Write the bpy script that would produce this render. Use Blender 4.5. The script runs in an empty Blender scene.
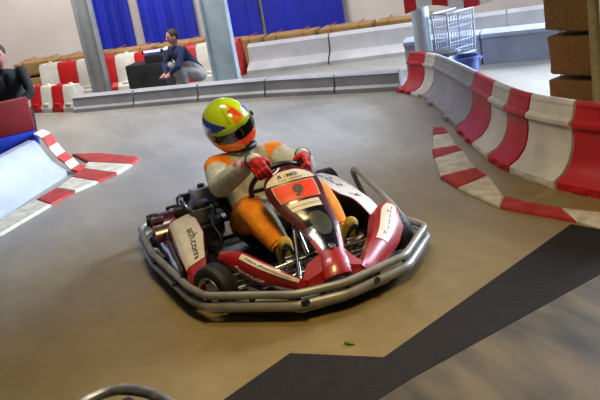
import bpy, bmesh, math, random
from mathutils import Vector as V, Matrix, noise
random.seed(7)
PI = math.pi
S = bpy.context.scene
COL = S.collection

# ------------------------------------------------------------------ camera
CAM = V((4.75, -1.43, 1.92)); YAW, PIT, ROL = math.radians(161.2), math.radians(17.6), math.radians(-9.7); FPX = 850.0
cy, sy, cp, sp = math.cos(YAW), math.sin(YAW), math.cos(PIT), math.sin(PIT)
F = V((cy*cp, sy*cp, -sp)); R0 = V((sy, -cy, 0)); U0 = R0.cross(F)
RR = math.cos(ROL)*R0 + math.sin(ROL)*U0; UU = -math.sin(ROL)*R0 + math.cos(ROL)*U0
def ray(px, py): return F + RR*((px-300)/FPX) - UU*((py-200)/FPX)
def G(px, py, z=0.0):
    d = ray(px, py); t = (z-CAM.z)/d.z; return CAM + d*t
def at_x(px, py, x):
    d = ray(px, py); return CAM + d*((x-CAM.x)/d.x)
cam = bpy.data.cameras.new('camera'); co = bpy.data.objects.new('camera', cam); COL.objects.link(co)
M = Matrix((RR, UU, -F)).transposed().to_4x4(); M.translation = CAM; co.matrix_world = M
cam.sensor_width = 36; cam.lens = FPX/600*36; cam.clip_end = 200
S.camera = co

# ------------------------------------------------------------------ materials
def lin(h):
    h = h.lstrip('#'); c = [int(h[i:i+2], 16)/255 for i in (0, 2, 4)]
    return tuple((x/12.92 if x < .04045 else ((x+.055)/1.055)**2.4) for x in c) + (1,)
_m = {}
def mat(name, col, rough=.5, metal=0, var=.12, scale=18, bump=0.0, bscale=60, coat=0, col2=None, emit=0, alpha=1, spec=.5):
    if name in _m: return _m[name]
    m = bpy.data.materials.new(name); m.use_nodes = True; nt = m.node_tree; b = nt.nodes['Principled BSDF']
    c = lin(col)
    tc = nt.nodes.new('ShaderNodeTexCoord'); n = nt.nodes.new('ShaderNodeTexNoise')
    n.inputs['Scale'].default_value = scale; n.inputs['Detail'].default_value = 5
    nt.links.new(tc.outputs['Object'], n.inputs['Vector'])
    mx = nt.nodes.new('ShaderNodeMix'); mx.data_type = 'RGBA'
    mx.inputs['A'].default_value = c
    mx.inputs['B'].default_value = lin(col2) if col2 else tuple(x*(1-var*2.2) for x in c[:3])+(1,)
    rp = nt.nodes.new('ShaderNodeValToRGB'); rp.color_ramp.elements[0].position = .38; rp.color_ramp.elements[1].position = .68
    nt.links.new(n.outputs['Fac'], rp.inputs['Fac']); nt.links.new(rp.outputs['Color'], mx.inputs['Factor'])
    nt.links.new(mx.outputs['Result'], b.inputs['Base Color'])
    b.inputs['Roughness'].default_value = rough; b.inputs['Metallic'].default_value = metal
    b.inputs['Coat Weight'].default_value = coat; b.inputs['Specular IOR Level'].default_value = spec
    if alpha < 1: b.inputs['Alpha'].default_value = alpha
    if emit:
        b.inputs['Emission Color'].default_value = c; b.inputs['Emission Strength'].default_value = emit
    if bump:
        n2 = nt.nodes.new('ShaderNodeTexNoise'); n2.inputs['Scale'].default_value = bscale; n2.inputs['Detail'].default_value = 4
        nt.links.new(tc.outputs['Object'], n2.inputs['Vector'])
        bp = nt.nodes.new('ShaderNodeBump'); bp.inputs['Strength'].default_value = bump; bp.inputs['Distance'].default_value = .01
        nt.links.new(n2.outputs['Fac'], bp.inputs['Height']); nt.links.new(bp.outputs['Normal'], b.inputs['Normal'])
    _m[name] = m; return m
def P(n): return _m[n]
mat('kart_red', '#93120c', .34, coat=.3, var=.06)
mat('orange_red', '#e23a1c', .35, coat=.3, var=.05)
mat('plate_orange', '#f2420e', .4, var=.03)
mat('maroon', '#4a0b10', .25, coat=.5, var=.1)
mat('cream_vinyl', '#cfc8b2', .4, var=.06)
mat('white_vinyl', '#dcdcda', .35, var=.06, col2='#c9ccd2')
mat('ink', '#1c1a1c', .5, var=0)
mat('ink_grey', '#4a4c55', .5, var=0)
mat('ink_orange', '#d8781a', .5, var=0)
mat('ink_white', '#e8e6e0', .5, var=0)
mat('ink_pink', '#d64c6c', .6, var=0)
mat('black_plastic', '#0f0f11', .38, var=.2)
mat('gloss_black', '#0b0b0e', .18, coat=.6, var=.1)
mat('rubber', '#121211', .6, var=.2, bump=.3, bscale=80)
mat('steel', '#b9bcc0', .22, 1, var=.15)
mat('dark_steel', '#4d4f52', .38, .9, var=.3)
mat('bumper_grey', '#8e8f8a', .42, .25, var=.14, scale=9)
mat('rim_silver', '#d2d2d0', .3, .35, var=.1)
mat('alu', '#a6a7a6', .4, .8, var=.2)
mat('seat_black', '#141517', .45, var=.2)
mat('suit_cream', '#c2c4b2', .85, var=.1, scale=22, bump=.9, bscale=14, col2='#a5a899')
mat('suit_orange', '#f0940a', .8, var=.12, scale=16, bump=.9, bscale=14, col2='#de7c06')
mat('suit_peach', '#c9a98a', .85, var=.1, bump=.6, bscale=14)
mat('glove_red', '#b80d12', .7, var=.12, bump=.4, bscale=60)
mat('glove_black', '#121214', .7, var=.1)
mat('shoe_olive', '#b09024', .75, var=.15, bump=.5, bscale=40, col2='#8a7420')
mat('h_yellow', '#bcd30c', .22, coat=.8, var=.04)
mat('h_green', '#8fb414', .22, coat=.8, var=.04)
mat('h_blue', '#1c3fae', .22, coat=.8, var=.04)
mat('h_orange', '#f08a0c', .22, coat=.8, var=.04)
mat('h_red', '#e8461a', .22, coat=.8, var=.04)
mat('visor', '#07070a', .12, coat=.8, var=0)
mat('bar_red', '#b3161a', .45, var=.1, scale=5)
mat('bar_white', '#c8c5ba', .45, var=.1, scale=5, col2='#b2afa6')
mat('bar_grey', '#93949a', .5, var=.12, scale=3)
mat('bar_bluegrey', '#949bb0', .45, var=.1, scale=3)
mat('curb_red', '#a8241c', .7, var=.2, scale=12, bump=.2)
mat('curb_white', '#c4bfae', .7, var=.15, scale=12, bump=.2, col2='#a39d8c')
mat('blue_paint', '#0c34b4', .5, var=.1)
mat('dark_red_board', '#7c0c14', .55, var=.15, scale=4)
mat('tarp_blue', '#0c1fa0', .6, var=.12, scale=2.2, bump=.2, bscale=3)
mat('wall_white', '#cfc5bf', .8, var=.05, scale=1.5)
mat('pillar_grey', '#8d9294', .6, var=.12, scale=4)
mat('pillar_blue', '#a9bcc8', .4, var=.1, scale=5)
mat('straw', '#9c7c4c', .95, var=.3, scale=60, bump=.7, bscale=90, col2='#84653a')
mat('straw_dark', '#86652c', .95, var=.3, scale=60, bump=.7, bscale=90, col2='#664a1c')
mat('post_beige', '#8d8450', .7, var=.12)
mat('navy', '#141f4c', .85, var=.15, bump=.4, bscale=12)
mat('jacket_dark', '#14181f', .85, var=.15, bump=.4, bscale=12)
mat('trousers_grey', '#9c9da0', .85, var=.15, bump=.4, bscale=12)
mat('skin', '#a9786a', .6, var=.06)
mat('hair', '#2a1c14', .7, var=.2, bump=.5, bscale=60)
mat('crate_black', '#1b1c1f', .55, var=.15)
mat('led', '#6f86ff', .4, emit=7, var=0)
mat('bin_blue', '#1c3270', .5, var=.12)
mat('wire_white', '#98a2b4', .45, .2, var=.05)
mat('leaf', '#4f6e1c', .6, var=.2)
mat('twine', '#b05a20', .8)

def floor_mat():
    m = bpy.data.materials.new('concrete_floor'); m.use_nodes = True; nt = m.node_tree; N = nt.nodes; L = nt.links
    b = N['Principled BSDF']; tc = N.new('ShaderNodeTexCoord')
    def noi(s, d=6, vec=None, dist=0):
        n = N.new('ShaderNodeTexNoise'); n.inputs['Scale'].default_value = s; n.inputs['Detail'].default_value = d; n.inputs['Distortion'].default_value = dist
        L.new(vec if vec else tc.outputs['Object'], n.inputs['Vector']); return n.outputs['Fac']
    def ramp(src, stops):
        r = N.new('ShaderNodeValToRGB'); e = r.color_ramp.elements
        e[0].position, e[0].color = stops[0]; e[1].position, e[1].color = stops[-1]
        for p_, c_ in stops[1:-1]:
            x = e.new(p_); x.color = c_
        L.new(src, r.inputs['Fac']); return r.outputs['Color']
    mp = N.new('ShaderNodeMapping'); mp.inputs['Scale'].default_value = (.35, 2.2, 1); mp.inputs['Rotation'].default_value = (0, 0, .35)
    L.new(tc.outputs['Object'], mp.inputs['Vector'])
    base = ramp(noi(.55, 5), [(.32, lin('#84807a')), (.5, lin('#8f8b83')), (.68, lin('#9a968d'))])
    streak = ramp(noi(1.6, 7, mp.outputs['Vector'], .6), [(.34, (.78, .77, .75, 1)), (.62, (1, 1, 1, 1))])
    fine = ramp(noi(9, 8), [(.3, (.86, .86, .86, 1)), (.7, (1, 1, 1, 1))])
    def mul(a, c, f=1.0):
        x = N.new('ShaderNodeMix'); x.data_type = 'RGBA'; x.blend_type = 'MULTIPLY'; x.inputs['Factor'].default_value = f
        L.new(a, x.inputs['A']); L.new(c, x.inputs['B']); return x.outputs['Result']
    # warm lamp tone painted into the concrete towards the front, border broken by noise
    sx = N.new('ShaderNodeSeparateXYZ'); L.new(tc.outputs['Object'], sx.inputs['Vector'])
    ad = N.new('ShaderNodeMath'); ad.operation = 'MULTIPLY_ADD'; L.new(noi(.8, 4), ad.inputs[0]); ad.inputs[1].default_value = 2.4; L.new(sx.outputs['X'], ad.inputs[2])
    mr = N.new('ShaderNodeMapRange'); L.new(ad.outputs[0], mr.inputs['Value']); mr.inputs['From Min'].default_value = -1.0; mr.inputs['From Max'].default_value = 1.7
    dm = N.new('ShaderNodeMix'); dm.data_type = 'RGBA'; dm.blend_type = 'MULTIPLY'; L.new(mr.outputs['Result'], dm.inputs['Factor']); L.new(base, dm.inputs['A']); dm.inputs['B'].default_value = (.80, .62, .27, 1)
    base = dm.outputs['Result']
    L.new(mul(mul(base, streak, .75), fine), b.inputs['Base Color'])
    rr = ramp(noi(1.3, 5), [(.3, (.36,)*3+(1,)), (.7, (.46,)*3+(1,))]); L.new(rr, b.inputs['Roughness'])
    bp = N.new('ShaderNodeBump'); bp.inputs['Strength'].default_value = .10; bp.inputs['Distance'].default_value = .006
    L.new(noi(60, 6), bp.inputs['Height']); L.new(bp.outputs['Normal'], b.inputs['Normal'])
    return m
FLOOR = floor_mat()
def stain_mat():
    m = bpy.data.materials.new('worn_dark_asphalt'); m.use_nodes = True; nt = m.node_tree; N = nt.nodes; L = nt.links
    b = N['Principled BSDF']; tc = N.new('ShaderNodeTexCoord'); mp = N.new('ShaderNodeMapping')
    mp.inputs['Rotation'].default_value = (0, 0, .45); mp.inputs['Scale'].default_value = (.8, 3.0, 1)
    L.new(tc.outputs['Object'], mp.inputs['Vector'])
    n = N.new('ShaderNodeTexNoise'); n.inputs['Scale'].default_value = 1.5; n.inputs['Detail'].default_value = 7; L.new(mp.outputs['Vector'], n.inputs['Vector'])
    r = N.new('ShaderNodeValToRGB'); e = r.color_ramp.elements
    e[0].position = .36; e[0].color = lin('#2e2a22'); e[1].position = .62; e[1].color = lin('#655a42')
    L.new(n.outputs['Fac'], r.inputs['Fac']); L.new(r.outputs['Color'], b.inputs['Base Color']); b.inputs['Roughness'].default_value = .55
    return m
STAIN = stain_mat()
mat('dark_mat', '#1d1812', .9, var=.15, scale=14, bump=.3, spec=.25)

# ------------------------------------------------------------------ mesh helpers
class B:
    def __init__(s): s.v = []; s.f = []; s.mi = []
    def add(s, vs, fs, mi=0):
        o = len(s.v); s.v += [V(x) for x in vs]; s.f += [tuple(i+o for i in f) for f in fs]
        s.mi += (mi if isinstance(mi, list) else [mi]*len(fs)); return s
    def loft(s, rings, closed=True, caps=True, mi=0, loop=False):
        n = len(rings[0]); vs = [p for r in rings for p in r]; fs = []
        m = len(rings)
        for i in range(m if loop else m-1):
            j = (i+1) % m
            for k in range(n if closed else n-1):
                l = (k+1) % n; fs.append((i*n+k, i*n+l, j*n+l, j*n+k))
        if caps and closed and not loop:
            fs.append(tuple(range(n))[::-1]); fs.append(tuple((m-1)*n+k for k in range(n)))
        return s.add(vs, fs, mi)
    def tube(s, pts, r, n=10, loop=False, mi=0, caps=True):
        pts = [V(p) for p in pts]; m = len(pts); rs = r if isinstance(r, (list, tuple)) else [r]*m
        rings = []; up = None
        for i, p in enumerate(pts):
            a = pts[(i-1) % m] if (loop or i) else p; b_ = pts[(i+1) % m] if (loop or i < m-1) else p
            t = (b_-a).normalized()
            if up is None:
                up = V((0, 0, 1)) if abs(t.z) < .9 else V((1, 0, 0))
            up = (up - t*up.dot(t)).normalized(); sd = t.cross(up)
            rings.append([p + (up*math.cos(2*PI*k/n) + sd*math.sin(2*PI*k/n))*rs[i] for k in range(n)])
        return s.loft(rings, True, caps, mi, loop)
    def box(s, c, size, rot=None, bev=.006, mi=0):
        bm = bmesh.new(); bmesh.ops.create_cube(bm, size=1)
        for v in bm.verts: v.co = V((v.co.x*size[0], v.co.y*size[1], v.co.z*size[2]))
        bev = min(bev, min(size)*.45)
        if bev > 0: bmesh.ops.bevel(bm, geom=bm.edges[:], offset=bev, segments=2, affect='EDGES', profile=.5)
        Mx = Matrix.Translation(V(c)) @ (rot.to_4x4() if rot else Matrix())
        bm.verts.index_update()
        s.add([Mx @ v.co for v in bm.verts], [tuple(v.index for v in f.verts) for f in bm.faces], mi); bm.free(); return s
    def lathe(s, prof, c, axis, n=28, mi=0):   # prof: (radius, along axis)
        ax = V(axis).normalized(); u = ax.orthogonal().normalized(); w = ax.cross(u); c = V(c)
        rings = [[c + ax*h + (u*math.cos(2*PI*k/n)+w*math.sin(2*PI*k/n))*r for k in range(n)] for r, h in prof]
        return s.loft(rings, True, True, mi)
    def prism(s, poly, z0, z1, mi=0):
        n = len(poly); vs = [V((p[0], p[1], z0)) for p in poly]+[V((p[0], p[1], z1)) for p in poly]
        return s.add(vs, [tuple(range(n))[::-1], tuple(range(n, 2*n))]+[(k, (k+1) % n, n+(k+1) % n, n+k) for k in range(n)], mi)
    def patch(s, fn, u0, u1, v0, v1, off=.002, th=.0, nu=16, nv=8, mi=0):
        def pt(u, v, o):
            e = .01; p = fn(u, v); du = fn(min(u+e, 1), v)-fn(max(u-e, 0), v); dv = fn(u, min(v+e, 1))-fn(u, max(v-e, 0))
            nn = du.cross(dv).normalized(); return p + nn*o
        sg = []
        top = [[pt(u0+(u1-u0)*i/nu, v0+(v1-v0)*j/nv, off) for j in range(nv+1)] for i in range(nu+1)]
        if th <= 0:
            return s.loft(top, False, False, mi)
        bot = [[pt(u0+(u1-u0)*i/nu, v0+(v1-v0)*j/nv, off-th) for j in range(nv+1)] for i in range(nu+1)]
        return s.loft([top[i]+bot[i][::-1] for i in range(nu+1)], True, True, mi)
    def build(s, name, mats, parent=None, smooth=True, angle=40):
        me = bpy.data.meshes.new(name); me.from_pydata(s.v, [], s.f)
        if not isinstance(mats, (list, tuple)): mats = [mats]
        for m in mats: me.materials.append(P(m) if isinstance(m, str) else m)
        me.polygons.foreach_set('material_index', s.mi)
        bm = bmesh.new(); bm.from_mesh(me); bmesh.ops.recalc_face_normals(bm, faces=bm.faces)
        if smooth:
            for f in bm.faces: f.smooth = True
            for e in bm.edges:
                if len(e.link_faces) == 2 and e.calc_face_angle(0) > math.radians(angle): e.smooth = False
        bm.to_mesh(me); bm.free()
        o = bpy.data.objects.new(name, me); COL.objects.link(o)
        if parent: o.parent = parent
        return o
def empty(name, loc=(0, 0, 0)):
    o = bpy.data.objects.new(name, None); o.location = loc; COL.objects.link(o); o.empty_display_size = .1; return o
def tag(o, label=None, cat=None, group=None, kind=None):
    if label: o['label'] = label
    if cat: o['category'] = cat
    if group: o['group'] = group
    if kind: o['kind'] = kind
    return o
def rootify(parent, root_loc):   # keep parts in world coordinates under a root standing at its base
    pass
def attach(parts, root):
    for o in parts:
        o.parent = root; o.matrix_parent_inverse = Matrix.Translation(-V(root.location))
def smoothpath(pts, n=6, closed=False):
    pts = [V(p) for p in pts]; m = len(pts); out = []
    rng = range(m if closed else m-1)
    for i in rng:
        if closed: a, b_, c, d = pts[(i-1) % m], pts[i], pts[(i+1) % m], pts[(i+2) % m]
        else: a, b_, c, d = pts[max(i-1, 0)], pts[i], pts[i+1], pts[min(i+2, m-1)]
        for k in range(n):
            t = k/n; out.append(.5*((2*b_)+(c-a)*t+(2*a-5*b_+4*c-d)*t*t+(3*b_-a-3*c+d)*t**3))
    if not closed: out.append(pts[-1])
    return out
def lerpc(tab, t):   # piecewise smooth table lookup
    if t <= tab[0][0]: return tab[0][1]
    for (a, x), (b_, y) in zip(tab, tab[1:]):
        if t <= b_:
            k = (t-a)/(b_-a); return x + (y-x)*k
    return tab[-1][1]
def text_verts(s, size=1.0, shear=0, bold=0.0, ext=0):
    cu = bpy.data.curves.new('txt', 'FONT'); cu.body = s; cu.size = size; cu.shear = shear; cu.offset = bold
    o = bpy.data.objects.new('txt', cu); COL.objects.link(o); bpy.context.view_layer.update()
    me = o.to_mesh(); bm = bmesh.new(); bm.from_mesh(me); o.to_mesh_clear()
    bmesh.ops.triangulate(bm, faces=bm.faces)
    for _ in range(2):
        long = [e for e in bm.edges if e.calc_length() > .12*size]
        if long: bmesh.ops.subdivide_edges(bm, edges=long, cuts=1); bmesh.ops.triangulate(bm, faces=bm.faces)
    bm.verts.index_update()
    vs = [v.co.copy() for v in bm.verts]; fs = [tuple(v.index for v in f.verts) for f in bm.faces]; bm.free()
    bpy.data.objects.remove(o); bpy.data.curves.remove(cu)
    x0 = min(v.x for v in vs); x1 = max(v.x for v in vs); y0 = min(v.y for v in vs); y1 = max(v.y for v in vs)
    return [((v.x-x0)/(x1-x0), (v.y-y0)/(y1-y0)) for v in vs], fs
def text_on(fn, s, A, Bv, C, name, m, parent, off=.004, shear=0, bold=.01):
    """lettering laid on the surface fn: text box origin at uv A, baseline end at uv Bv, cap height reaching uv C from A"""
    tv, fs = text_verts(s, 1, shear, bold); b = B(); vs = []
    for x, y in tv:
        u = A[0]+(Bv[0]-A[0])*x+(C[0]-A[0])*y; v = A[1]+(Bv[1]-A[1])*x+(C[1]-A[1])*y
        e = .01; du = fn(u+e, v)-fn(u-e, v); dv = fn(u, v+e)-fn(u, v-e); vs.append(fn(u, v)+du.cross(dv).normalized()*off)
    b.add(vs, fs); return b.build(name, m, parent, smooth=False)

def capsule(b, p, q, r0, r1, n=12):
    p, q = V(p), V(q); t = (q-p); L = t.length
    if L < 1e-6: t = V((0, 0, 1))
    t = t.normalized(); rings = []
    u = t.orthogonal().normalized(); w = t.cross(u)
    prof = [(r0*math.sin(a), -r0*math.cos(a)) for a in [PI*.06, PI*.2, PI*.35, PI*.5]] + [(r1*math.sin(a), L-r1*math.cos(a)) for a in [PI*.5, PI*.65, PI*.8, PI*.94]]
    b.loft([[p+t*h+(u*math.cos(2*PI*k/n)+w*math.sin(2*PI*k/n))*r for k in range(n)] for r, h in prof])
def chain(b, pts, rs):
    for i in range(len(pts)-1): capsule(b, pts[i], pts[i+1], rs[i], rs[i+1])
def ellipsoid(b, c, r, rot=None, n=16, m=10):
    c = V(c); rings = []
    for i in range(1, m):
        a = PI*i/m; rings.append([c + ((rot or Matrix.Identity(3)) @ V((r[0]*math.sin(a)*math.cos(2*PI*k/n), r[1]*math.sin(a)*math.sin(2*PI*k/n), r[2]*math.cos(a)))) for k in range(n)])
    b.loft(rings)
def organic(name, b, mats, voxel, parent=None, paint=None, smooth_it=4):
    """join overlapping volumes into one continuous skin"""
    me = bpy.data.meshes.new('tmp'); me.from_pydata(b.v, [], b.f)
    bm = bmesh.new(); bm.from_mesh(me); bmesh.ops.recalc_face_normals(bm, faces=bm.faces); bm.to_mesh(me); bm.free()
    o = bpy.data.objects.new('tmp', me); COL.objects.link(o)
    md = o.modifiers.new('r', 'REMESH'); md.mode = 'VOXEL'; md.voxel_size = voxel
    ms = o.modifiers.new('s', 'SMOOTH'); ms.iterations = smooth_it; ms.factor = .5
    dg = bpy.context.evaluated_depsgraph_get(); ne = bpy.data.meshes.new_from_object(o.evaluated_get(dg))
    bpy.data.objects.remove(o); ne.name = name; ne.materials.clear()
    for m in mats: ne.materials.append(P(m))
    ne.polygons.foreach_set('use_smooth', [True]*len(ne.polygons))
    if paint: ne.polygons.foreach_set('material_index', [paint(f.center, f.normal) for f in ne.polygons])
    o = bpy.data.objects.new(name, ne); COL.objects.link(o)
    if parent: o.parent = parent
    return o

# ================================================================== SETTING
WX, WN = V((.615, .788, 0)), V((-.788, .615, 0))          # along the back wall, and away from the track
def strip(pts_w):  # flat polygon
    b = B(); n = len(pts_w); b.add(pts_w, [tuple(range(n))]); return b
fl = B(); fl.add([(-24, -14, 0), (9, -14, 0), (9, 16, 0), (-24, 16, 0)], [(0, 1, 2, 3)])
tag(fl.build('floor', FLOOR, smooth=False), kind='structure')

def poly_slab(name, pxs, m, z0=.0, z1=.004):
    b = B(); pts = [G(x, y, z1) for x, y in pxs]; b.prism([(p.x, p.y) for p in pts], z0, z1)
    return tag(b.build(name, m, smooth=False), kind='structure')
# dark strip with a step, and the worn tarmac beyond it
poly_slab('trim_1', [(206, 412), (290, 353), (384, 357), (571, 224), (640, 236), (622, 262), (412, 378), (358, 412)], 'dark_mat', 0, .006)
poly_slab('trim_2', [(358, 412), (412, 378), (622, 262), (660, 262), (680, 420)], STAIN, 0, .004)

# back wall: white panels with blue tarpaulins hanging in front
def bw(px, py): return G(px, py)
wall_pt = V((-10.6, .2, 0)) + WN*.4
def wallp(s, t=0, z=0): return wall_pt + WX*s + WN*(-t) + V((0, 0, z))
b = B(); c = wallp(4, -.1, 2.0); rotw = Matrix.Rotation(math.atan2(WX.y, WX.x), 3, 'Z')
b.box(c, (22, .12, 4.0), rotw, 0)
tag(b.build('wall_back', 'wall_white', smooth=False), kind='structure')
def wall_s(px, py, t=0, z=None):
    """where the sight line to the photo's column meets the wall plane -> distance along the wall and height"""
    d = ray(px, py); o = wall_pt - WN*t; k = (o-CAM).dot(WN)/d.dot(WN); q = CAM + d*k
    return (q-wall_pt).dot(WX), q.z
def tarp(px0, px1, ybot, label):
    s0, zb = wall_s(px0, ybot[0], .12); s1, zb1 = wall_s(px1, ybot[1], .12)
    zb = min(zb, zb1) - .12
    nu, nv = 48, 12; fr = []; bk = []
    for i in range(nu+1):
        s = s0+(s1-s0)*i/nu; w = .012*math.sin(i*.5)+.005*math.sin(i*1.3+1)
        fr.append([wallp(s, .12+w*(1-.5*j/nv), zb+(3.5-zb)*j/nv) for j in range(nv+1)])
        bk.append([p+WN*.006 for p in fr[-1]])
    b = B(); b.loft([fr[i]+bk[i][::-1] for i in range(nu+1)])
    return tag(b.build('tarpaulin', 'tarp_blue'), label, 'tarpaulin', 'blue tarpaulins on the back wall')
tarp(94, 137, (52, 46), 'leftmost deep blue tarpaulin, beside the white wall panel')
tarp(146, 199, (44, 36), 'deep blue tarpaulin left of the pale blue pillar, above the black crate')
tarp(207, 262, (34, 29), 'deep blue tarpaulin just right of the pale blue pillar')
tarp(266, 345, (30, 22), 'widest and rightmost deep blue tarpaulin, next to the white wall end')

def column(px, py, w, d, h, name, m, m2, label, cat, n):
    q = G(px, py); r = rotw
    root = empty(name, q)
    b = B(); b.box(q+V((0, 0, h/2)), (w*.12, d, h), r, .004); a1 = b
    b.box(q+WX*w*.0, (w, .02, .02), r, .0)
    s = B()
    # H section: web and two flanges
    web = B(); web.box(q+V((0, 0, h/2)), (w, .02, h), r, .003)
    f1 = B(); f1.box(q+WX*(-w/2)+V((0, 0, h/2)), (.025, d, h), r, .003)
    f2 = B(); f2.box(q+WX*(w/2)+V((0, 0, h/2)), (.025, d, h), r, .003)
    pl = B(); pl.box(q+V((0, 0, .012)), (w+.14, d+.06, .024), r, .004)
    for sx in (-1, 1):
        for sy in (-1, 1):
            pl.lathe([(.016, 0), (.016, .03), (.01, .034)], q+WX*(sx*(w/2+.04))+WN*(sy*(d/2+.0))+V((0, 0, .02)), (0, 0, 1), 6)
    ps = [web.build('web', m2), f1.build('flange', m), f2.build('flange', m), pl.build('base_plate', m)]
    attach(ps, root); tag(root, label, cat, 'steel columns along the back barrier'); return root
column(104, 98, .24, .12, 3.6, 'steel_column', 'pillar_grey', 'pillar_grey', 'grey steel column left of the blue tarpaulins, behind the red and white blocks', 'column', 1)
column(229, 88, .34, .12, 3.6, 'steel_column', 'pillar_blue', 'pillar_blue', 'pale blue steel column in front of the blue tarpaulins', 'column', 2)
# thin brown-grey post between tarps
def thin_post(px, py, w, h, m, label, zb=0, name='post'):
    q = G(px, py); root = empty(name, q)
    b = B(); b.box(q+V((0, 0, h/2)), (w, w, h), rotw, .006)
    c_ = B(); c_.box(q+V((0, 0, .01)), (w*2.2, w*2.2, .02), rotw, .003)
    attach([b.build('shaft', m), c_.build('foot_plate', 'dark_steel')], root); tag(root, label, 'post'); return root
mat('post_brown', '#5a5254', .7); thin_post(148.5, 60.5, .07, 3.4, 'post_brown', 'thin grey brown post between the two left blue tarpaulins')

# ------------------------------------------------------------------ barriers
def sweep_profile(path, prof, closed_prof=True):
    """path: world points on the ground, prof: (offset to the track side, z)"""
    rings = []
    m = len(path)
    for i, p in enumerate(path):
        a = path[max(i-1, 0)]; c = path[min(i+1, m-1)]; t = (c-a); t.z = 0; t.normalize(); nrm = V((t.y, -t.x, 0))
        rings.append([p + nrm*o + V((0, 0, z)) for o, z in prof])
    return rings
def resample(path, step):
    out = [path[0].copy()]; acc = 0
    for a, c in zip(path, path[1:]):
        L = (c-a).length; d = step-acc
        while d <= L:
            out.append(a+(c-a)*(d/L)); d += step
        acc = L-(d-step)
    return out
def barrier_run(path, mats, labels, prof, group, name, hf=None, lips=True):
    """modules along a path; mats: list of (length, material)"""
    tot = [0]
    for a, c in zip(path, path[1:]): tot.append(tot[-1]+(c-a).length)
    def at(s):
        s = max(0, min(tot[-1]-1e-5, s))
        for i in range(len(path)-1):
            if s <= tot[i+1]: return path[i]+(path[i+1]-path[i])*((s-tot[i])/max(1e-9, tot[i+1]-tot[i]))
        return path[-1]
    s = 0; objs = []
    for k, (L, m) in enumerate(mats):
        g = .012
        n = max(3, int(L/.06)); pts = [at(s+g+(L-2*g)*i/n) for i in range(n+1)]
        # end tangents taken from the whole curve
        b = B(); rings = []
        for i in range(n+1):
            ss = s+g+(L-2*g)*i/n; t = at(ss+.05)-at(ss-.05); t.z = 0; t.normalize(); nr = V((t.y, -t.x, 0))
            hk = hf(ss/tot[-1]) if hf else 1; rings.append([pts[i]+nr*o*min(1, hk*1.05)+V((0, 0, z*hk)) for o, z in prof])
        b.loft(rings)
        mid = pts[n//2]; root = empty(name, (mid.x, mid.y, 0))
        ps = [b.build('barrier_body', m, angle=35)]
        if lips:
            zt = max(z for _, z in prof); r2 = []
            tb = B(); lip = []
            for i in range(n+1):
                ss = s+g+(L-2*g)*i/n; t = at(ss+.05)-at(ss-.05); t.z = 0; t.normalize(); nr = V((t.y, -t.x, 0))
                o_ = sum(o for o, z in prof if z > zt*.93)/max(1, len([1 for o, z in prof if z > zt*.93]))
                lip.append(pts[i]+nr*(o_)+V((0, 0, zt*(hf(ss/tot[-1]) if hf else 1)+.012)))
            tb.tube(lip, .030, 10); ps.append(tb.build('top_rail', m))
            for f_ in (.25, .75):
                sl = B()
                i = int(n*f_); t = (pts[min(i+1, n)]-pts[i-1]).normalized(); nr = V((t.y, -t.x, 0)); of = max(o for o, z in prof)
                sl.box(pts[i]+nr*(of-.02)+V((0, 0, .02)), (.12, .06, .04), Matrix.Rotation(math.atan2(t.y, t.x), 3, 'Z'), .008)
                ps.append(sl.build('foot_slot', m))
        attach(ps, root); tag(root, labels[k], 'barrier', group); objs.append(root); s += L
    return objs
# concave (ramp-like) face, foot flaring to the track
PROF = [(.20, 0), (.20, .05), (.12, .09), (.065, .15), (.035, .22), (.02, .30), (.02, .36), (.045, .385), (.045, .41), (.01, .43), (-.01, .50), (-.07, .50), (-.10, .42), (-.12, .05), (-.12, 0)]
rp = smoothpath([G(x, y) for x, y in [(396, 92), (418, 98), (445, 120), (470, 145), (500, 168), (545, 186), (600, 199), (680, 214)]], 8)
# path given at the toe: shift back so the toe lands on it
def shift(path, d):
    out = []
    for i, p in enumerate(path):
        t = path[min(i+1, len(path)-1)]-path[max(i-1, 0)]; t.z = 0; t.normalize(); out.append(p+V((t.y, -t.x, 0))*d)
    return out
RW = [('bar_red', .36), ('bar_white', .30), ('bar_grey', 1.55), ('bar_red', .62), ('bar_white', .42), ('bar_red', .36), ('bar_white', .50), ('bar_red', .9)]
RWL = ['small red block at the far end of the right-hand barrier',
 'white block next to the small red end block of the right-hand barrier',
 'long grey barrier section in the middle of the curved right-hand barrier',
 'faded red barrier block just after the long grey section',
 'white barrier block between the two red blocks of the right-hand curve',
 'narrow bright red block of the right-hand barrier, between two white ones',
 'large white barrier block second from the right edge, below the straw stack',
 'large red barrier block cut off by the right edge']
barrier_run(shift(rp, -.20), [(L, m) for m, L in RW], RWL, PROF, 'right-hand track barrier', 'track_barrier', hf=lambda u: .74+.28*min(1, u/.8))

LOW = [(.06, 0), (.06, .05), (.03, .08), (.02, .19), (.03, .20), (-.02, .225), (-.10, .225), (-.12, 0)]
pb = [V((-7.3, -.35, 0)), V((-7.03, -.05, 0)), V((-5.54, 1.51, 0)), V((-4.5, 2.34, 0)), V((-3.80, 2.90, 0))]
pos = ['leftmost', 'second from the left', 'third from the left', 'fourth from the left', 'rightmost']
barrier_run(smoothpath(pb, 6), [(.99, 'bar_grey')]*5, ['low grey rail across the back of the track, %s piece' % x for x in pos], LOW, 'low grey barrier across the back', 'low_barrier', lips=False)
MIDP = [(.24, 0), (.24, .05), (.16, .10), (.07, .15), (.04, .22), (.03, .36), (-.02, .40), (-.10, .40), (-.12, 0)]
mat('bar_pale', '#b4b3b6', .45, var=.1, scale=3)
pa = [V((-7.42, 2.30, 0)), V((-6.10, 4.12, 0)), V((-5.2, 5.4, 0)), V((-4.4, 6.5, 0))]
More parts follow.
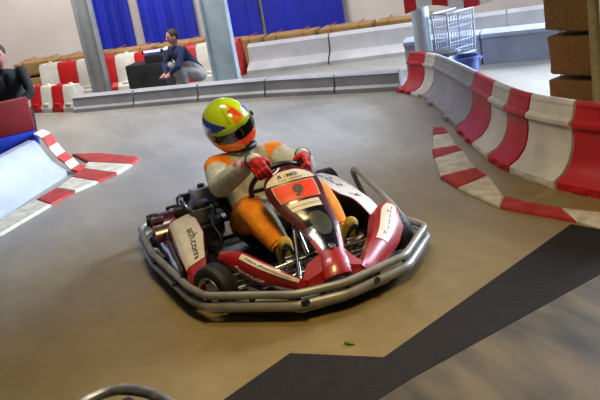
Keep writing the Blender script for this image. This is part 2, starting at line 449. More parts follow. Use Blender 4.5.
barrier_run(smoothpath(pa, 6), [(1.25, 'bar_pale')]*4, ['pale grey barrier with a bright foot, leftmost, beside the red and white blocks', 'pale grey barrier with a bright foot, below the rightmost blue tarpaulin', 'pale grey barrier behind the pale blue right pole', 'pale grey barrier far right, behind the wire crate'], MIDP, 'pale barrier of the far lane', 'far_barrier', lips=False)
pc = [V((-4.75, 3.5, 0)), V((-4.3, 3.98, 0)), V((-3.85, 4.45, 0)), V((-3.3, 5.0, 0)), V((-2.6, 5.8, 0))]
barrier_run(smoothpath(pc, 6), [(.95, 'bar_bluegrey'), (1.0, 'bar_bluegrey'), (1.0, 'bar_bluegrey')], ['blue-grey barrier behind the blue bin', 'blue-grey barrier at the edge of the pale blue floor, left of the straw stack', 'blue-grey barrier end hidden behind the straw stack'], [(.06, 0), (.06, .3), (.10, .33), (.10, .37), (0, .40), (-.12, .40), (-.12, 0)], 'barrier behind the pale floor', 'far_barrier', lips=False)

# left barrier: low sloping ramp with a red and white rolled end
LP = [G(-110, 300), G(-50, 254), G(0, 220), G(38, 194), G(68, 175)]
LPROF = [(0, 0), (0, .05), (-.05, .09), (-.12, .15), (-.18, .25), (-.22, .34), (-.26, .38), (-.32, .39), (-.36, .37), (-.38, 0)]
lp = smoothpath(LP, 6)
L1 = sum((b_-a).length for a, b_ in zip(lp, lp[1:]))
barrier_run(lp, [(L1*.52, 'bar_bluegrey'), (L1*.48, 'bar_bluegrey')], ['wide pale blue-grey ramp barrier at the left edge, nearer section', 'wide pale blue-grey ramp barrier on the left, section ending at the red and white arc'], LPROF, 'pale ramp barrier on the left', 'ramp_barrier', lips=False)
# rolled red and white end strip
e0, e1 = lp[-1], lp[-2]; t = (e0-e1).normalized(); nr = V((t.y, -t.x, 0))
root = empty('end_strip', (e0+t*.06-nr*.3)*1); cells = []
prs = smoothpath([e0+t*.05+nr*(o+.03)+V((0, 0, z+.02)) for o, z in [(.10, .0), (.0, .03), (-.05, .10), (-.12, .17), (-.18, .27), (-.23, .37), (-.31, .42)]], 6)
k = 0
for i in range(0, len(prs)-1, 6):
    seg = prs[i:i+7]; b = B(); b.loft([[p+t*(-.02), p+t*.15, p+t*.15+V((0, 0, -.02)), p-t*.02+V((0, 0, -.02))] for p in seg])
    cells.append(b.build('stripe', 'curb_red' if k % 2 == 0 else 'bar_white')); k += 1
attach(cells, root); tag(root, 'curved red and white strip closing the end of the left ramp barrier', 'barrier end')

def curb(cells, name, label, group):
    for k, (px, m, lab) in enumerate(cells):
        pts = [G(x, y, .02) for x, y in px]; cx = sum((p for p in pts), V())/len(pts)
        b = B(); n = len(pts); ins = [p+(cx-p).normalized()*.02 for p in pts]
        b.loft([[V((p.x, p.y, 0)) for p in pts], [V((p.x, p.y, .012)) for p in pts], [V((p.x, p.y, .024)) for p in ins]])
        o = b.build(name, m, smooth=False); tag(o, lab, 'curb', group)
curb([
 ([(-30, 243), (-20, 230), (36, 199), (51, 204), (0, 234)], 'curb_white', 'white curb piece at the left edge, nearest of the left curb'),
 ([(36, 199), (56, 188), (75, 191), (51, 204)], 'curb_red', 'red curb piece nearest on the left curb, below the ramp barrier'),
 ([(56, 188), (72, 177), (98, 181), (75, 191)], 'curb_white', 'white curb piece between the two red ones of the left curb'),
 ([(72, 177), (80, 168), (117, 173), (98, 181)], 'curb_red', 'red curb piece in the bend of the left curb'),
 ([(80, 168), (88, 162), (132, 164), (117, 173)], 'curb_white', 'white curb piece at the tip of the left curb'),
 ([(72, 154), (100, 153), (139, 157), (132, 164), (88, 162)], 'curb_red', 'thin red curb piece along the far side of the left curb tip')], 'curb_piece', '', 'left red and white curb')
curb([
 ([(433, 127), (444, 127), (449, 133), (433, 135)], 'curb_red', 'smallest farthest red curb piece on the right curb'),
 ([(433, 135), (449, 133), (457, 145), (432, 149)], 'curb_white', 'farthest white curb piece on the right curb'),
 ([(432, 149), (457, 145), (463, 150), (434, 158)], 'curb_red', 'narrow red curb piece, second red from the far end of the right curb'),
 ([(434, 158), (463, 150), (476, 167), (440, 176)], 'curb_white', 'white curb piece between the narrow red and the wider red of the right curb'),
 ([(440, 176), (476, 167), (488, 175), (458, 187)], 'curb_red', 'wider red curb piece in the bend of the right curb'),
 ([(458, 187), (488, 175), (504, 196), (500, 206)], 'curb_white', 'tan-white curb piece before the longest red one on the right'),
 ([(500, 206), (504, 196), (528, 202), (562, 208), (576, 220)], 'curb_red', 'longest nearest red curb piece on the right curb'),
 ([(576, 220), (562, 208), (600, 212), (660, 226), (660, 238), (600, 227)], 'curb_white', 'tan-white curb piece at the right edge, next to the dark floor strip')], 'curb_piece', '', 'right red and white curb')

# red and white blocks, straw
def block(p, rz, m, w, d, h, label, group, tiltx=0):
    root = empty('barrier_block', (p.x, p.y, 0)); r = Matrix.Rotation(rz, 3, 'Z')
    b = B(); hw = w/2
    prof = [(-d/2, 0), (-d/2, .06), (-d*.36, .12), (-d*.26, h*.9), (-d*.18, h), (d*.18, h), (d*.26, h*.9), (d*.36, .12), (d/2, .06), (d/2, 0)]
    b.loft([[p + r @ V((x, y*s_, z)) for y, z in prof] for x, s_ in ((-hw, .93), (-hw+.02, 1), (hw-.02, 1), (hw, .93))])
    g = B(); g.box(p+r @ V((0, -d*.40, .10)), (w*.5, .05, .05), r, .01)
    c = B(); c.lathe([(.03, 0), (.03, .02), (.022, .03)], p+V((0, 0, h-.003)), (0, 0, 1), 10)
    attach([b.build('block_body', m, angle=30), g.build('foot_slot', m), c.build('filler_cap', m)], root)
    tag(root, label, 'barrier block', group)
ang = math.atan2(WX.y, WX.x)
a0, a1 = V((-8.35, -.88, 0)), V((-7.36, -.2, 0)); dd = (a1-a0).normalized(); n = 5
ordn = ['leftmost', 'second', 'middle', 'fourth', 'rightmost']
for k in range(n):
    block(a0+dd*((k+.5)*.24-.06), math.atan2(dd.y, dd.x), 'bar_white' if k % 2 == 0 else 'bar_red', .23, .30, .36, '%s %s block of the low row left of the grey rail' % (ordn[k], 'white' if k % 2 == 0 else 'red'), 'low blocks left of the grey rail')
rowA = [V((-9.15, -.50, 0))+WN*.22+WX*(.34*k) for k in range(10)]
names = ['1st', '2nd', '3rd', '4th', '5th', '6th', '7th', '8th', '9th', '10th', '11th']
for k, p in enumerate(rowA):
    c = 'red' if k % 2 else 'white'
    block(p, ang, 'bar_'+c, .33, .42, .52, '%s block, %s from the left in the taller row before the straw' % (c, names[k]), 'tall red and white blocks before the straw')
def bale(p, rz, L, W, H, m, label, group):
    root = empty('straw_bale', p); r = Matrix.Rotation(rz, 3, 'Z'); b = B(); b.box(p+V((0, 0, H/2)), (L-.065, W, H-.035), r, .014)
    # rough it up
    bm = bmesh.new(); vs = [bm.verts.new(v) for v in b.v]
    for f, in zip(b.f): bm.faces.new([vs[i] for i in f])
    bmesh.ops.triangulate(bm, faces=bm.faces); bmesh.ops.subdivide_edges(bm, edges=[e for e in bm.edges if e.calc_length() > .08], cuts=3, use_grid_fill=True)
    bm.verts.index_update()
    for v in bm.verts:
        nn = noise.noise_vector(v.co*9)*.014 + noise.noise_vector(v.co*30)*.008
        v.co += nn
        if v.co.z < p.z+.004: v.co.z = p.z+.004
    b2 = B(); b2.add([v.co.copy() for v in bm.verts], [tuple(v.index for v in f.verts) for f in bm.faces]); bm.free()
    ps = [b2.build('straw_body', m)]
    for sx in (-.25, .25):
        t = B(); e = .012; hw = W/2+e; c = p+r @ V((sx*L, 0, 0))
        t.tube([c+r @ V((0, y, z)) for y, z in ((-hw, .03), (-hw, H-.02), (-hw+.03, H+e), (hw-.03, H+e), (hw, H-.02), (hw, .03))], .006, 6); ps.append(t.build('twine', 'twine'))
    attach(ps, root); tag(root, label, 'straw bale', group)
for k in range(8):
    p = V((-9.75, -.62, 0))+WN*(.27 if k < 4 else .50)+WX*(.86*k)
    for lv in range(2 if k < 4 else 1):
        bale(V((p.x, p.y, .315*lv)), ang, .86, .40, (.30 if lv == 0 else .25) if k < 4 else .46, 'straw', 'golden straw bale below the tarpaulins, %s from the left%s' % (names[k], (', upper layer' if lv else ', lower layer') if k < 4 else ''), 'straw bales along the back wall')
# tall straw stack on the right
base = V((-1.38, 3.42, 0)); sa = math.atan2(.25, 1)
for lv in range(5):
    for j in range(2):
        r = Matrix.Rotation(sa, 3, 'Z'); q = base + r @ V((.45+.02*(lv % 2), 0+.86*j, 0))
        bale(V((q.x, q.y, .37*lv)), sa+PI/2, .86, .92, .36, 'straw_dark', 'dark straw bale in the tall right stack, %s course, %s' % (['bottom', 'second', 'third', 'fourth', 'top'][lv], ['near the track', 'farther back'][j]), 'tall straw stack at right')
q = at_x(597, 60, -.34); q.z = 0; root = empty('post', q); b = B(); b.lathe([(.045, 0), (.045, 2.4), (.04, 2.41)], q, (0, 0, 1), 14)
c = B(); c.lathe([(.11, 0), (.11, .012), (.05, .02)], q, (0, 0, 1), 14); attach([b.build('shaft', 'post_beige'), c.build('foot_plate', 'dark_steel')], root)
tag(root, 'olive beige post at the right edge in front of the straw stack', 'post')
# pale round pole behind the right barrier
q = at_x(423, 40, -4.0); q.z = 0; root = empty('padded_pole', q); b = B(); b.lathe([(.10, 0), (.10, 2.0)], q, (0, 0, 1), 20)
c = B(); c.lathe([(.04, 1.9), (.04, 3.2)], q, (0, 0, 1), 12); d_ = B(); d_.box(q+V((.02, -.20, 1.6)), (.03, .02, 3.2), rotw, .004)
attach([b.build('pad', 'pillar_blue'), c.build('shaft', 'steel')], root); tag(root, 'pale blue padded pole behind the far end of the right barrier', 'pole')
# red padding / pennant at top of the pole and hanging tape
# ---- hanging barrier tape of red and white squares
tp = [at_x(403, -3, q.x+.1), at_x(430, -12, q.x+.2), at_x(462, -9, q.x+.35), at_x(490, -16, q.x+.5)]
root = empty('barrier_banner', tp[0]); pieces = []; tps = smoothpath(tp, 6)
for k in range(6):
    seg = tps[k*3:k*3+4]
    if len(seg) < 2: break
    b = B(); b.loft([[p+V((0, 0, .0)), p+V((.006, 0, .0)), p+V((.006, 0, -.19)), p+V((0, 0, -.19))] for p in seg]); pieces.append(b.build('stripe', 'bar_red' if k % 2 == 0 else 'bar_white'))
attach(pieces, root); tag(root, 'red and white striped banner hanging at the top, beside the pale blue pole', 'banner')

# wire crate, blue bin and dark box behind the right barrier
def local(px, py, x):
    p = at_x(px, py, x); return p
c0 = at_x(457, 60, -3.83); c0.z = 0
root = empty('wire_crate', c0); ps = []
rz = Matrix.Rotation(.25, 3, 'Z'); W_, D_, H_ = .38, .22, .74
fr = B()
for sx in (-1, 1):
    for sy in (-1, 1):
        fr.tube([c0+rz @ V((sx*D_/2, sy*W_/2, 0)), c0+rz @ V((sx*D_/2*1.1, sy*W_/2*1.1, H_))], .011, 8)
for z, k in ((.25, 1.03), (H_, 1.1)):
    fr.tube([c0+rz @ V((sx*D_/2*k, sy*W_/2*k, z)) for sx, sy in ((-1, -1), (1, -1), (1, 1), (-1, 1))], .011, 8, True)
ps.append(fr.build('frame', 'wire_white')); ms = B()
for i in range(1, 9):
    y = -W_/2+W_*i/9
    for sx in (-1, 1): ms.tube([c0+rz @ V((sx*D_/2*1.03, y*1.03, .25)), c0+rz @ V((sx*D_/2*1.1, y*1.1, H_))], .004, 5)
for i in range(1, 6):
    x = -D_/2+D_*i/6
    for s_ in (-1, 1): ms.tube([c0+rz @ V((x*1.03, s_*W_/2*1.03, .25)), c0+rz @ V((x*1.1, s_*W_/2*1.1, H_))], .004, 5)
for i in range(1, 6):
    z = .25+(H_-.25)*i/6; k = 1.03+.07*i/6; ms.tube([c0+rz @ V((sx*D_/2*k, sy*W_/2*k, z)) for sx, sy in ((-1, -1), (1, -1), (1, 1), (-1, 1))], .004, 5, True)
ps.append(ms.build('mesh', 'wire_white')); attach(ps, root); tag(root, 'pale wire mesh crate behind the right barrier, right of the pale blue pole', 'wire crate')
c1 = at_x(463, 58, -3.0); c1.z = 0
root = empty('plastic_bin', c1); b = B(); b.lathe([(.14, 0), (.16, .34), (.175, .34), (.175, .37), (.155, .37), (.14, .32), (.12, .05)], c1, (0, 0, 1), 24)
hs = []
for s_ in (-1, 1): h = B(); h.tube(smoothpath([c1+V((.05, s_*.16, .31)), c1+V((.03, s_*.20, .33)), c1+V((-.05, s_*.20, .33)), c1+V((-.07, s_*.16, .31))], 4), .012, 8); hs.append(h.build('handle', 'bin_blue'))
attach([b.build('tub', 'bin_blue')]+hs, root); tag(root, 'dark blue plastic bin behind the grey section of the right barrier', 'bin')
c2 = at_x(441, 60, -3.5); c2.z = 0; root = empty('storage_box', c2); b = B(); b.box(c2+V((0, 0, .17)), (.26, .26, .34), None, .02); l = B(); l.box(c2+V((0, 0, .36)), (.29, .29, .05), None, .015)
g = B(); g.box(c2+V((.14, 0, .33)), (.03, .09, .05), None, .006)
attach([b.build('box_body', 'crate_black'), l.build('lid', 'crate_black'), g.build('latch', 'dark_steel')], root); tag(root, 'black storage box between the pale pole and the blue bin, behind the barrier', 'box')

# black crate with a lit blue tube
cb = V((-7.85, .93, 0))-WN*.07; root = empty('equipment_case', cb); r = rotw
b = B(); b.box(cb+V((0, 0, .22)), (.62, .36, .38), r, .02); l = B(); l.box(cb+WX*.17+V((0, 0, .47)), (.30, .34, .12), r, .02)
ft = []
for sx in (-1, 1):
    for sy in (-1, 1):
        f = B(); f.lathe([(.025, 0), (.025, .05)], cb+WX*(sx*.26)+WN*(sy*.13), (0, 0, 1), 10); ft.append(f.build('foot', 'rubber'))
hd = B(); hd.tube([cb-WN*.19+WX*(-.10)+V((0, 0, .26)), cb-WN*.215+WX*(-.09)+V((0, 0, .26)), cb-WN*.215+WX*(.03)+V((0, 0, .26)), cb-WN*.19+WX*(.04)+V((0, 0, .26))], .01, 6)
attach([b.build('case_body', 'crate_black'), l.build('case_top', 'crate_black'), hd.build('handle', 'dark_steel')]+ft, root); tag(root, 'low black equipment case in front of the straw, left of the crouching person', 'case')
lc = cb+WX*.12-WN*.05+V((0, 0, .56)); root = empty('light_tube', lc-V((0, 0, .03)))
b = B(); b.lathe([(.016, -.15), (.016, .15)], lc, WX, 14); e = B()
for s_ in (-1, 1): e.lathe([(.021, 0), (.021, .03)], lc+WX*(s_*.15-.015), WX, 14)
e.box(lc-V((0, 0, .022)), (.34, .03, .014), r, .003)
attach([b.build('glowing_tube', 'led'), e.build('end_cap', 'crate_black')], root); tag(root, 'glowing blue-white light tube lying on the black equipment case', 'lamp')

# red board with blue foot at the left edge
ZT, ZB, ZL = at_x(30, 96, -4.0).z, at_x(34, 130, -4.0).z, at_x(40, 152, -4.0).z
q = V((-4.0, at_x(33, 120, -4.0).y-.575, 0)); rz = Matrix.Rotation(math.radians(93), 3, 'Z'); root = empty('track_board', q)
b = B(); b.box(q+V((0, 0, (ZT+ZB)/2)), (1.15, .10, ZT-ZB), rz, .02); c = B(); c.box(q+V((0, 0, (ZB+ZL)/2)), (1.15, .14, ZB-ZL), rz, .015); ps = []
for s_ in (-1, 1): f = B(); f.box(q+rz @ V((s_*.45, 0, ZL/2)), (.08, .22, ZL), rz, .01); ps.append(f.build('foot', 'blue_paint'))
attach([b.build('red_panel', 'dark_red_board'), c.build('blue_panel', 'blue_paint')]+ps, root)
tag(root, 'dark red board with a blue lower band behind the ramp barrier at the left edge', 'board')

# green scrap on floor, metal thing at the bottom edge
q = G(347, 345); b = B(); pts = []
for i in range(7):
    t = i/6; w = .018*math.sin(PI*min(.98, max(.02, t))); pts.append([q+V((-.03+.06*t, -w+.03*t, .006+.006*math.sin(3*t))), q+V((-.03+.06*t, w+.03*t, .008)), q+V((-.03+.06*t, w+.03*t, .0065)), q+V((-.03+.06*t, -w+.03*t, .003))])
b.loft(pts); tag(b.build('leaf', 'leaf'), 'small green leaf lying on the floor in front of the kart', 'leaf')
q = G(92, 398, .10); root = empty('metal_hoop', (q.x+.12, q.y-.05, 0)); X = V((.92, .25, 0)).normalized(); Y = V((-.25, .92, 0)).normalized()
b = B(); b.tube(smoothpath([q+X*.55-Y*.20+V((0, 0, -.02)), q+X*.25-Y*.16, q+X*.05-Y*.10, q, q+X*.04+Y*.12, q+X*.22+Y*.2, q+X*.55+Y*.22], 6), .026, 12)
c = B(); c.box(q+X*.30+Y*.02+V((0, 0, -.05)), (.5, .26, .02), Matrix.Rotation(math.atan2(X.y, X.x), 3, 'Z'), .008)
d_ = B(); d_.box(q+X*.35+Y*.02+V((0, 0, -.08)), (.3, .1, .04), Matrix.Rotation(math.atan2(X.y, X.x), 3, 'Z'), .008)
attach([b.build('rail', 'alu'), c.build('plate', 'black_plastic'), d_.build('skid', 'dark_steel')], root); tag(root, 'rounded grey metal hoop cut off by the bottom edge of the view', 'metal hoop')
# ================================================================== KART
kart = empty('racing_kart', (0, 0, 0)); tag(kart, 'red and black rental racing kart number 9 with grey bumper rails all round', 'kart')
K = kart
outline = [(-.86, -.70), (-.3, -.735), (.42, -.68), (.60, -.635), (.925, -.24), (.97, .03), (.875, .43), (.56, .74), (.30, .70), (.10, .685), (-.86, .685), (-.97, .58), (-.99, 0), (-.97, -.60)]
def fillet(pts, r=.045, n=5):
    out = []; m = len(pts); pts = [V((x, y, 0)) for x, y in pts]
    for i in range(m):
        a, p, c = pts[i-1], pts[i], pts[(i+1) % m]; d0 = (a-p); d1 = (c-p); r_ = min(r, d0.length*.4, d1.length*.4); q0 = p+d0.normalized()*r_; q1 = p+d1.normalized()*r_
        for k in range(n+1): t = k/n; out.append(q0*(1-t)**2+p*2*t*(1-t)+q1*t*t)
    return out
ol = fillet(outline)
for z, r, k in ((.152, .021, .995), (.088, .029, 1.0)):
    b = B(); b.tube([V((p.x*k, p.y*k, z)) for p in ol], r, 12, True); b.build('bumper_rail', 'bumper_grey', K)
for i in range(3, len(ol), 6):
    for nx in ((0, .5) if i < len(ol)-6 else (0,)):
        p = ol[i]+(ol[(i+6) % len(ol)]-ol[i])*nx*1.0; p = p if nx == 0 else (ol[(i+2) % len(ol)]+ol[(i+4) % len(ol)])/2
        b = B(); a = math.atan2(p.y, p.x); b.box((p.x*.99, p.y*.99, .12), (.012, .032, .08), Matrix.Rotation(a, 3, 'Z'), .003); b.build('bumper_bracket', 'dark_steel', K)
# floor tray and frame
b = B(); b.prism([(.93, -.22), (.95, .02), (.90, .3), (.62, .50), (.2, .36), (-.35, .34), (-.35, -.34), (.2, -.36), (.60, -.52), (.70, -.42)], .045, .053); b.build('floor_tray', 'alu', K, smooth=False)
b = B(); b.prism([(.62, -.66), (.85, -.36), (.97, -.15), (.97, .15), (.85, .42), (.66, .60), (.60, .48), (.74, .25), (.78, -.2), (.60, -.54)], .075, .083); b.build('front_tray', 'bumper_grey', K, smooth=False)
b = B(); b.prism([(-.80, -.69), (.40, -.65), (.42, -.58), (.2, -.36), (-.35, -.36), (-.42, -.5)], .06, .07); b.build('side_tray', 'black_plastic', K, smooth=False)
for s in (-1, 1):
    b = B(); b.tube(smoothpath([(-.95, s*.30, .10), (-.6, s*.32, .085), (0, s*.36, .075), (.35, s*.34, .075), (.62, s*.26, .08), (.90, s*.22, .09), (.985, s*.2, .12)], 5), .016, 10); b.build('frame_tube', 'dark_steel', K)
    b = B(); b.tube(smoothpath([(.35, s*.34, .08), (.42, s*.45, .11), (.44, s*.52, .13)], 4), .016, 10); b.build('frame_tube', 'dark_steel', K)
    b = B(); b.tube(smoothpath([(-.42, s*.34, .08), (-.36, s*.6, .09), (-.2, s*.745, .12)], 4), .013, 8); b.build('frame_tube', 'dark_steel', K)
    b = B(); b.tube(smoothpath([(.28, s*.34, .08), (.24, s*.6, .09), (.22, s*.735, .12)], 4), .013, 8); b.build('frame_tube', 'dark_steel', K)
for x in (.22, -.4, .8):
    b = B(); b.tube([(x, -.34 if x < .7 else -.22, .08), (x, .34 if x < .7 else .22, .08)], .014, 8); b.build('cross_tube', 'dark_steel', K)
# wheels
def wheel(c, r, w, steer, out):
    c = V(c); ax = Matrix.Rotation(steer, 3, 'Z') @ V((0, out, 0)); h = w/2
    b = B(); prof = [(r*.52, -h*.9), (r*.62, -h), (r*.86, -h), (r*.965, -h*.82), (r, -h*.55), (r*1.003, -h*.18), (r*.985, -h*.16), (r*.985, -h*.12), (r*1.003, -h*.1), (r*1.003, h*.1), (r*.985, h*.12), (r*.985, h*.16), (r*1.003, h*.18), (r, h*.55), (r*.965, h*.82), (r*.86, h), (r*.62, h), (r*.52, h*.9)]
    n = 40; u = ax.orthogonal().normalized(); q = ax.cross(u)
    b.loft([[c+ax*hh+(u*math.cos(2*PI*k/n)+q*math.sin(2*PI*k/n))*rr for rr, hh in prof] for k in range(n)], True, False, 0, True)
    t = b.build('tyre', 'rubber', K)
    b = B(); rp_ = [(r*.53, h*.92), (r*.57, h*1.0), (r*.53, h*.98), (r*.46, h*.55), (r*.30, h*.35), (r*.26, h*.62), (r*.12, h*.66), (r*.12, h*.25), (r*.40, h*-.1), (r*.52, -h*.95), (r*.50, -h*.97), (r*.1, -h*.5)]
    b.lathe([(.004, h*.66)]+rp_[::-1][:0]+[(r*.12, h*.66), (r*.26, h*.62), (r*.30, h*.35), (r*.46, h*.5), (r*.53, h*.96), (r*.57, h*1.02), (r*.58, h*.98), (r*.52, h*.5), (r*.5, -h*.95), (.004, -h*.9)], c, ax, 32)
    rim = b.build('rim', 'rim_silver', t)
    for k in range(3):
        a = 2*PI*k/3+.5; p = c+(u*math.cos(a)+q*math.sin(a))*r*.36
        b = B(); b.lathe([(.009, h*.35), (.009, h*.62), (.006, h*.66)], p, ax, 6); b.build('wheel_nut', 'dark_steel', t)
wheel((.47, -.54, .132), .130, .115, math.radians(31), -1)
wheel((.45, .56, .132), .130, .125, math.radians(22), 1)
wheel((-.60, -.52, .14), .138, .20, 0, -1)
wheel((-.60, .52, .14), .138, .20, 0, 1)
b = B(); b.lathe([(.02, -.62), (.02, .62)], (-.60, 0, .14), (0, 1, 0), 14); b.build('rear_axle', 'steel', K)
b = B(); b.lathe([(.03, -.006), (.10, -.006), (.10, .006), (.03, .006)], (-.60, .14, .14), (0, 1, 0), 28); b.build('brake_disc', 'steel', K)
for s in (-1, 1):
    b = B(); b.tube([(.46, s*.50, .13), (.47, s*.42, .12), (.42, s*.36, .09)], .017, 10); b.build('stub_axle', 'steel', K)
    b = B(); b.tube([(.56, s*.05, .14), (.60, s*.45, .14)], .010, 10); b.build('tie_rod', 'steel', K)
b = B(); b.tube([(.20, .0, .53), (.56, .0, .14)], .013, 12); b.build('steering_column', 'steel', K)
for y0, y1, x0, x1, z0, z1 in ((-.03, -.20, .46, .80, .40, .16), (.05, .22, .46, .80, .40, .16)):
    b = B(); b.tube([(x0, y0, z0), (x1, y1*.8, z1)], .011, 10); b.build('bib_strut', 'steel', K)
# front tie bar pairs crossing in front of the feet
for x, z in ((.60, .20), (.70, .165)):
    b = B(); b.tube([(x, -.34, z-.02), (x, -.05, z), (x, .16, z), (x, .40, z-.01)], .012, 10); b.build('cross_bar', 'steel', K)
# pedals
for s in (-1, 1):
    y = .09+s*.19; b = B(); b.tube([(.54, y-.05, .09), (.57, y-.05, .2), (.57, y+.05, .2), (.54, y+.05, .09)], .009, 8); b.box((.572, y, .205), (.02, .11, .035), Matrix.Rotation(-.3, 3, 'Y'), .005); b.build('pedal', 'steel', K)

# ---- side pods
def podfn(s):
    def f(u, v):
        x = -.62+1.06*u
        yi = lerpc([(0, .38), (.25, .41), (.6, .45), (.85, .52), (1, .57)], u); yo = lerpc([(0, .57), (.3, .60), (.7, .65), (.93, .665), (1, .655)], u)
        if s > 0: yo = lerpc([(0, .57), (.3, .615), (.8, .58), (1, .595)], u); yi = lerpc([(0, .35), (.3, .375), (.7, .40), (1, .50)], u)
        y = yi+(yo-yi)*min(1, v*1.12)**.95
        e = min(1, max(0, (u-.80)/.2)); e0 = max(0, (.10-u)/.10)
        zt = .285-.015*u + .03*math.sin(PI*min(1, u*1.1)) - .10*e**2 - .05*e0
        z = zt + (.045*(1-e) if s > 0 else 0) - .05*v - (.11*max(0, (v-.72)/.28)**1.5)*(1-.3*e)
        return V((x, s*y, z))
    return f
for s, nm in ((-1, 'right'), (1, 'left')):
    f = podfn(s); nu, nv = 40, 16; b = B(); top = []; bot = []
    for i in range(nu+1):
        rowt = [f(i/nu, j/nv) for j in range(nv+1)]
        a, c = rowt[0], rowt[-1]
        rowb = [V((c.x, c.y-s*.01, max(.085, c.z-.05))), V((c.x, c.y-s*.06, .085)), V((a.x, a.y+s*.03, .10)), V((a.x, a.y+s*.0, .14))]
        top.append(rowt+rowb)
    b.loft(top); n = nv+5
    mi = []
    for i in range(nu):
        u = (i+.5)/nu
        for k in range(n):
            v = (k+.5)/nv
            if k >= nv: mi.append(1)
            elif v > .86: mi.append(2 if u < .20 else (1 if u < .9 else 0))
            elif u > .84 or v > .66: mi.append(0)
            elif u < .10: mi.append(2)
            else: mi.append(0)
    mi += [1, 0]; b.mi = mi
    pod = b.build('side_pod', ['kart_red', 'black_plastic', 'maroon'], K, angle=50)
    sg = 1
    def g(u, v, f=f, s=s):
        return f(u, v)
    off = .004*(-1 if s > 0 else 1)
    # label: u along the length, v across
    test = (f(.51, .3)-f(.49, .3)).cross(f(.5, .32)-f(.5, .28)); o_ = .004 if test.z > 0 else -.004
    b = B(); b.patch(f, .17 if s < 0 else .03, .88 if s < 0 else .93, .02, .80 if s < 0 else .95, o_, 0, 30, 8); b.build('sticker', 'cream_vinyl' if s < 0 else 'white_vinyl', pod)
    if s < 0: text_on(f, 'ach.com', (.46, .40), (.86, .40), (.46, .16), 'lettering', 'ink', pod, o_*1.6)
    else:
        text_on(f, '= -- = --- =', (.55, .30), (.12, .36), (.55, .46), 'lettering', 'ink_grey', pod, o_*1.6)
        text_on(f, 'K', (.76, .30), (.70, .30), (.76, .52), 'emblem', 'ink', pod, o_*1.6)
# gloss black flank between the right pod and the rail
b = B(); b.loft([[V((x, -y0, .215)), V((x, -y0-.02, .205)), V((x, -.70, .12)), V((x, -.70, .085)), V((x, -y0, .085))] for x, y0 in ((-.64, .575), (-.3, .605), (.05, .645), (.30, .665))]); b.build('side_flank', 'gloss_black', K)
# white closing plate on the left pod nose, dark rear cowl on the right
# side hoop on the left
b = B(); b.tube(smoothpath([(-.26, .74, .14), (-.26, .70, .24), (-.25, .67, .335), (-.19, .67, .36), (0, .67, .315), (.25, .67, .25), (.38, .69, .165)], 6), .017, 12); b.build('side_hoop', 'bumper_grey', K)

# ---- front fairings
def fairfn(s):
    T = [(0, (.37, .465, .285)), (.25, (.48, .37, .30)), (.55, (.69, .30, .275)), (.8, (.83, .235, .24)), (1, (.92, .15, .20))]
    if s > 0: T = [(0, (.38, .60, .31)), (.25, (.46, .48, .315)), (.55, (.65, .37, .27)), (.8, (.81, .24, .225)), (1, (.92, .15, .19))]
    D = [(0, (.39, .49, .265)), (.25, (.55, .425, .215)), (.55, (.71, .36, .18)), (.8, (.82, .265, .165)), (1, (.92, .18, .15))]
    if s > 0: D = [(0, (.42, .645, .26)), (.25, (.54, .61, .20)), (.55, (.69, .49, .15)), (.8, (.81, .34, .13)), (1, (.925, .2, .13))]
    def tab(t, u):
        return V([lerpc([(a, p[k]) for a, p in t], u) for k in range(3)])
    def sm(t, u):
        return (tab(t, max(0, u-.06))+tab(t, u)*2+tab(t, min(1, u+.06)))/4
    def f(u, v):
        u_ = min(1, max(0, u)); a = sm(T, u_); c = sm(D, u_); p = a+(c-a)*v
        p = p + V((.25, .55, .8)).normalized()*(.03*math.sin(PI*min(1, max(0, v)))*math.sin(PI*min(1, max(0, u_))**.8)**.7)
        return V((p.x, s*p.y, p.z))
    return f
for s in (-1, 1):
    f = fairfn(s); nu, nv = 32, 12; b = B(); rings = []
    for i in range(nu+1):
        u = i/nu; rt = [f(u, j/nv) for j in range(nv+1)]; a, c = rt[0], rt[-1]
        rings.append(rt+[c+V((-.02, -s*.03, -.015)), a+V((-.035, -s*.035, -.05))])
    b.loft(rings); fr = b.build('front_fairing', 'kart_red', K, angle=45)
    test = (f(.51, .3)-f(.49, .3)).cross(f(.5, .32)-f(.5, .28)); o_ = .004 if test.z > 0 else -.004
    if s < 0:
        b = B(); b.patch(f, .30, .93, .14, .46, o_, 0, 24, 5); b.build('sticker', 'cream_vinyl', fr)
        text_on(f, 'Non Aucmance', (.36, .36), (.86, .36), (.36, .25), 'lettering', 'ink_grey', fr, o_*1.7, shear=.3)
        text_on(f, 'DUNLOP', (.30, .93), (.62, .95), (.30, .83), 'lettering', 'ink_white', fr, o_*1.5, bold=.03)
        b = B(); cc = [(.23, .86), (.28, .80), (.285, .93)]; pts = [f(u, v) for u, v in cc]; nn = V((-.0, -.3, .9)).normalized()
        b.add([p+nn*.004 for p in pts]+[p+nn*.006 for p in pts], [(0, 1, 2), (3, 4, 5), (0, 1, 4, 3), (1, 2, 5, 4), (2, 0, 3, 5)]); b.build('emblem', 'ink_white', fr, smooth=False)
    else:
        b = B(); b.patch(f, .10, .66, .16, .62, o_, 0, 18, 6); b.build('sticker', 'cream_vinyl', fr)
        text_on(f, '= -- --- -- = ---', (.60, .46), (.16, .46), (.60, .34), 'lettering', 'ink_grey', fr, o_*1.7)

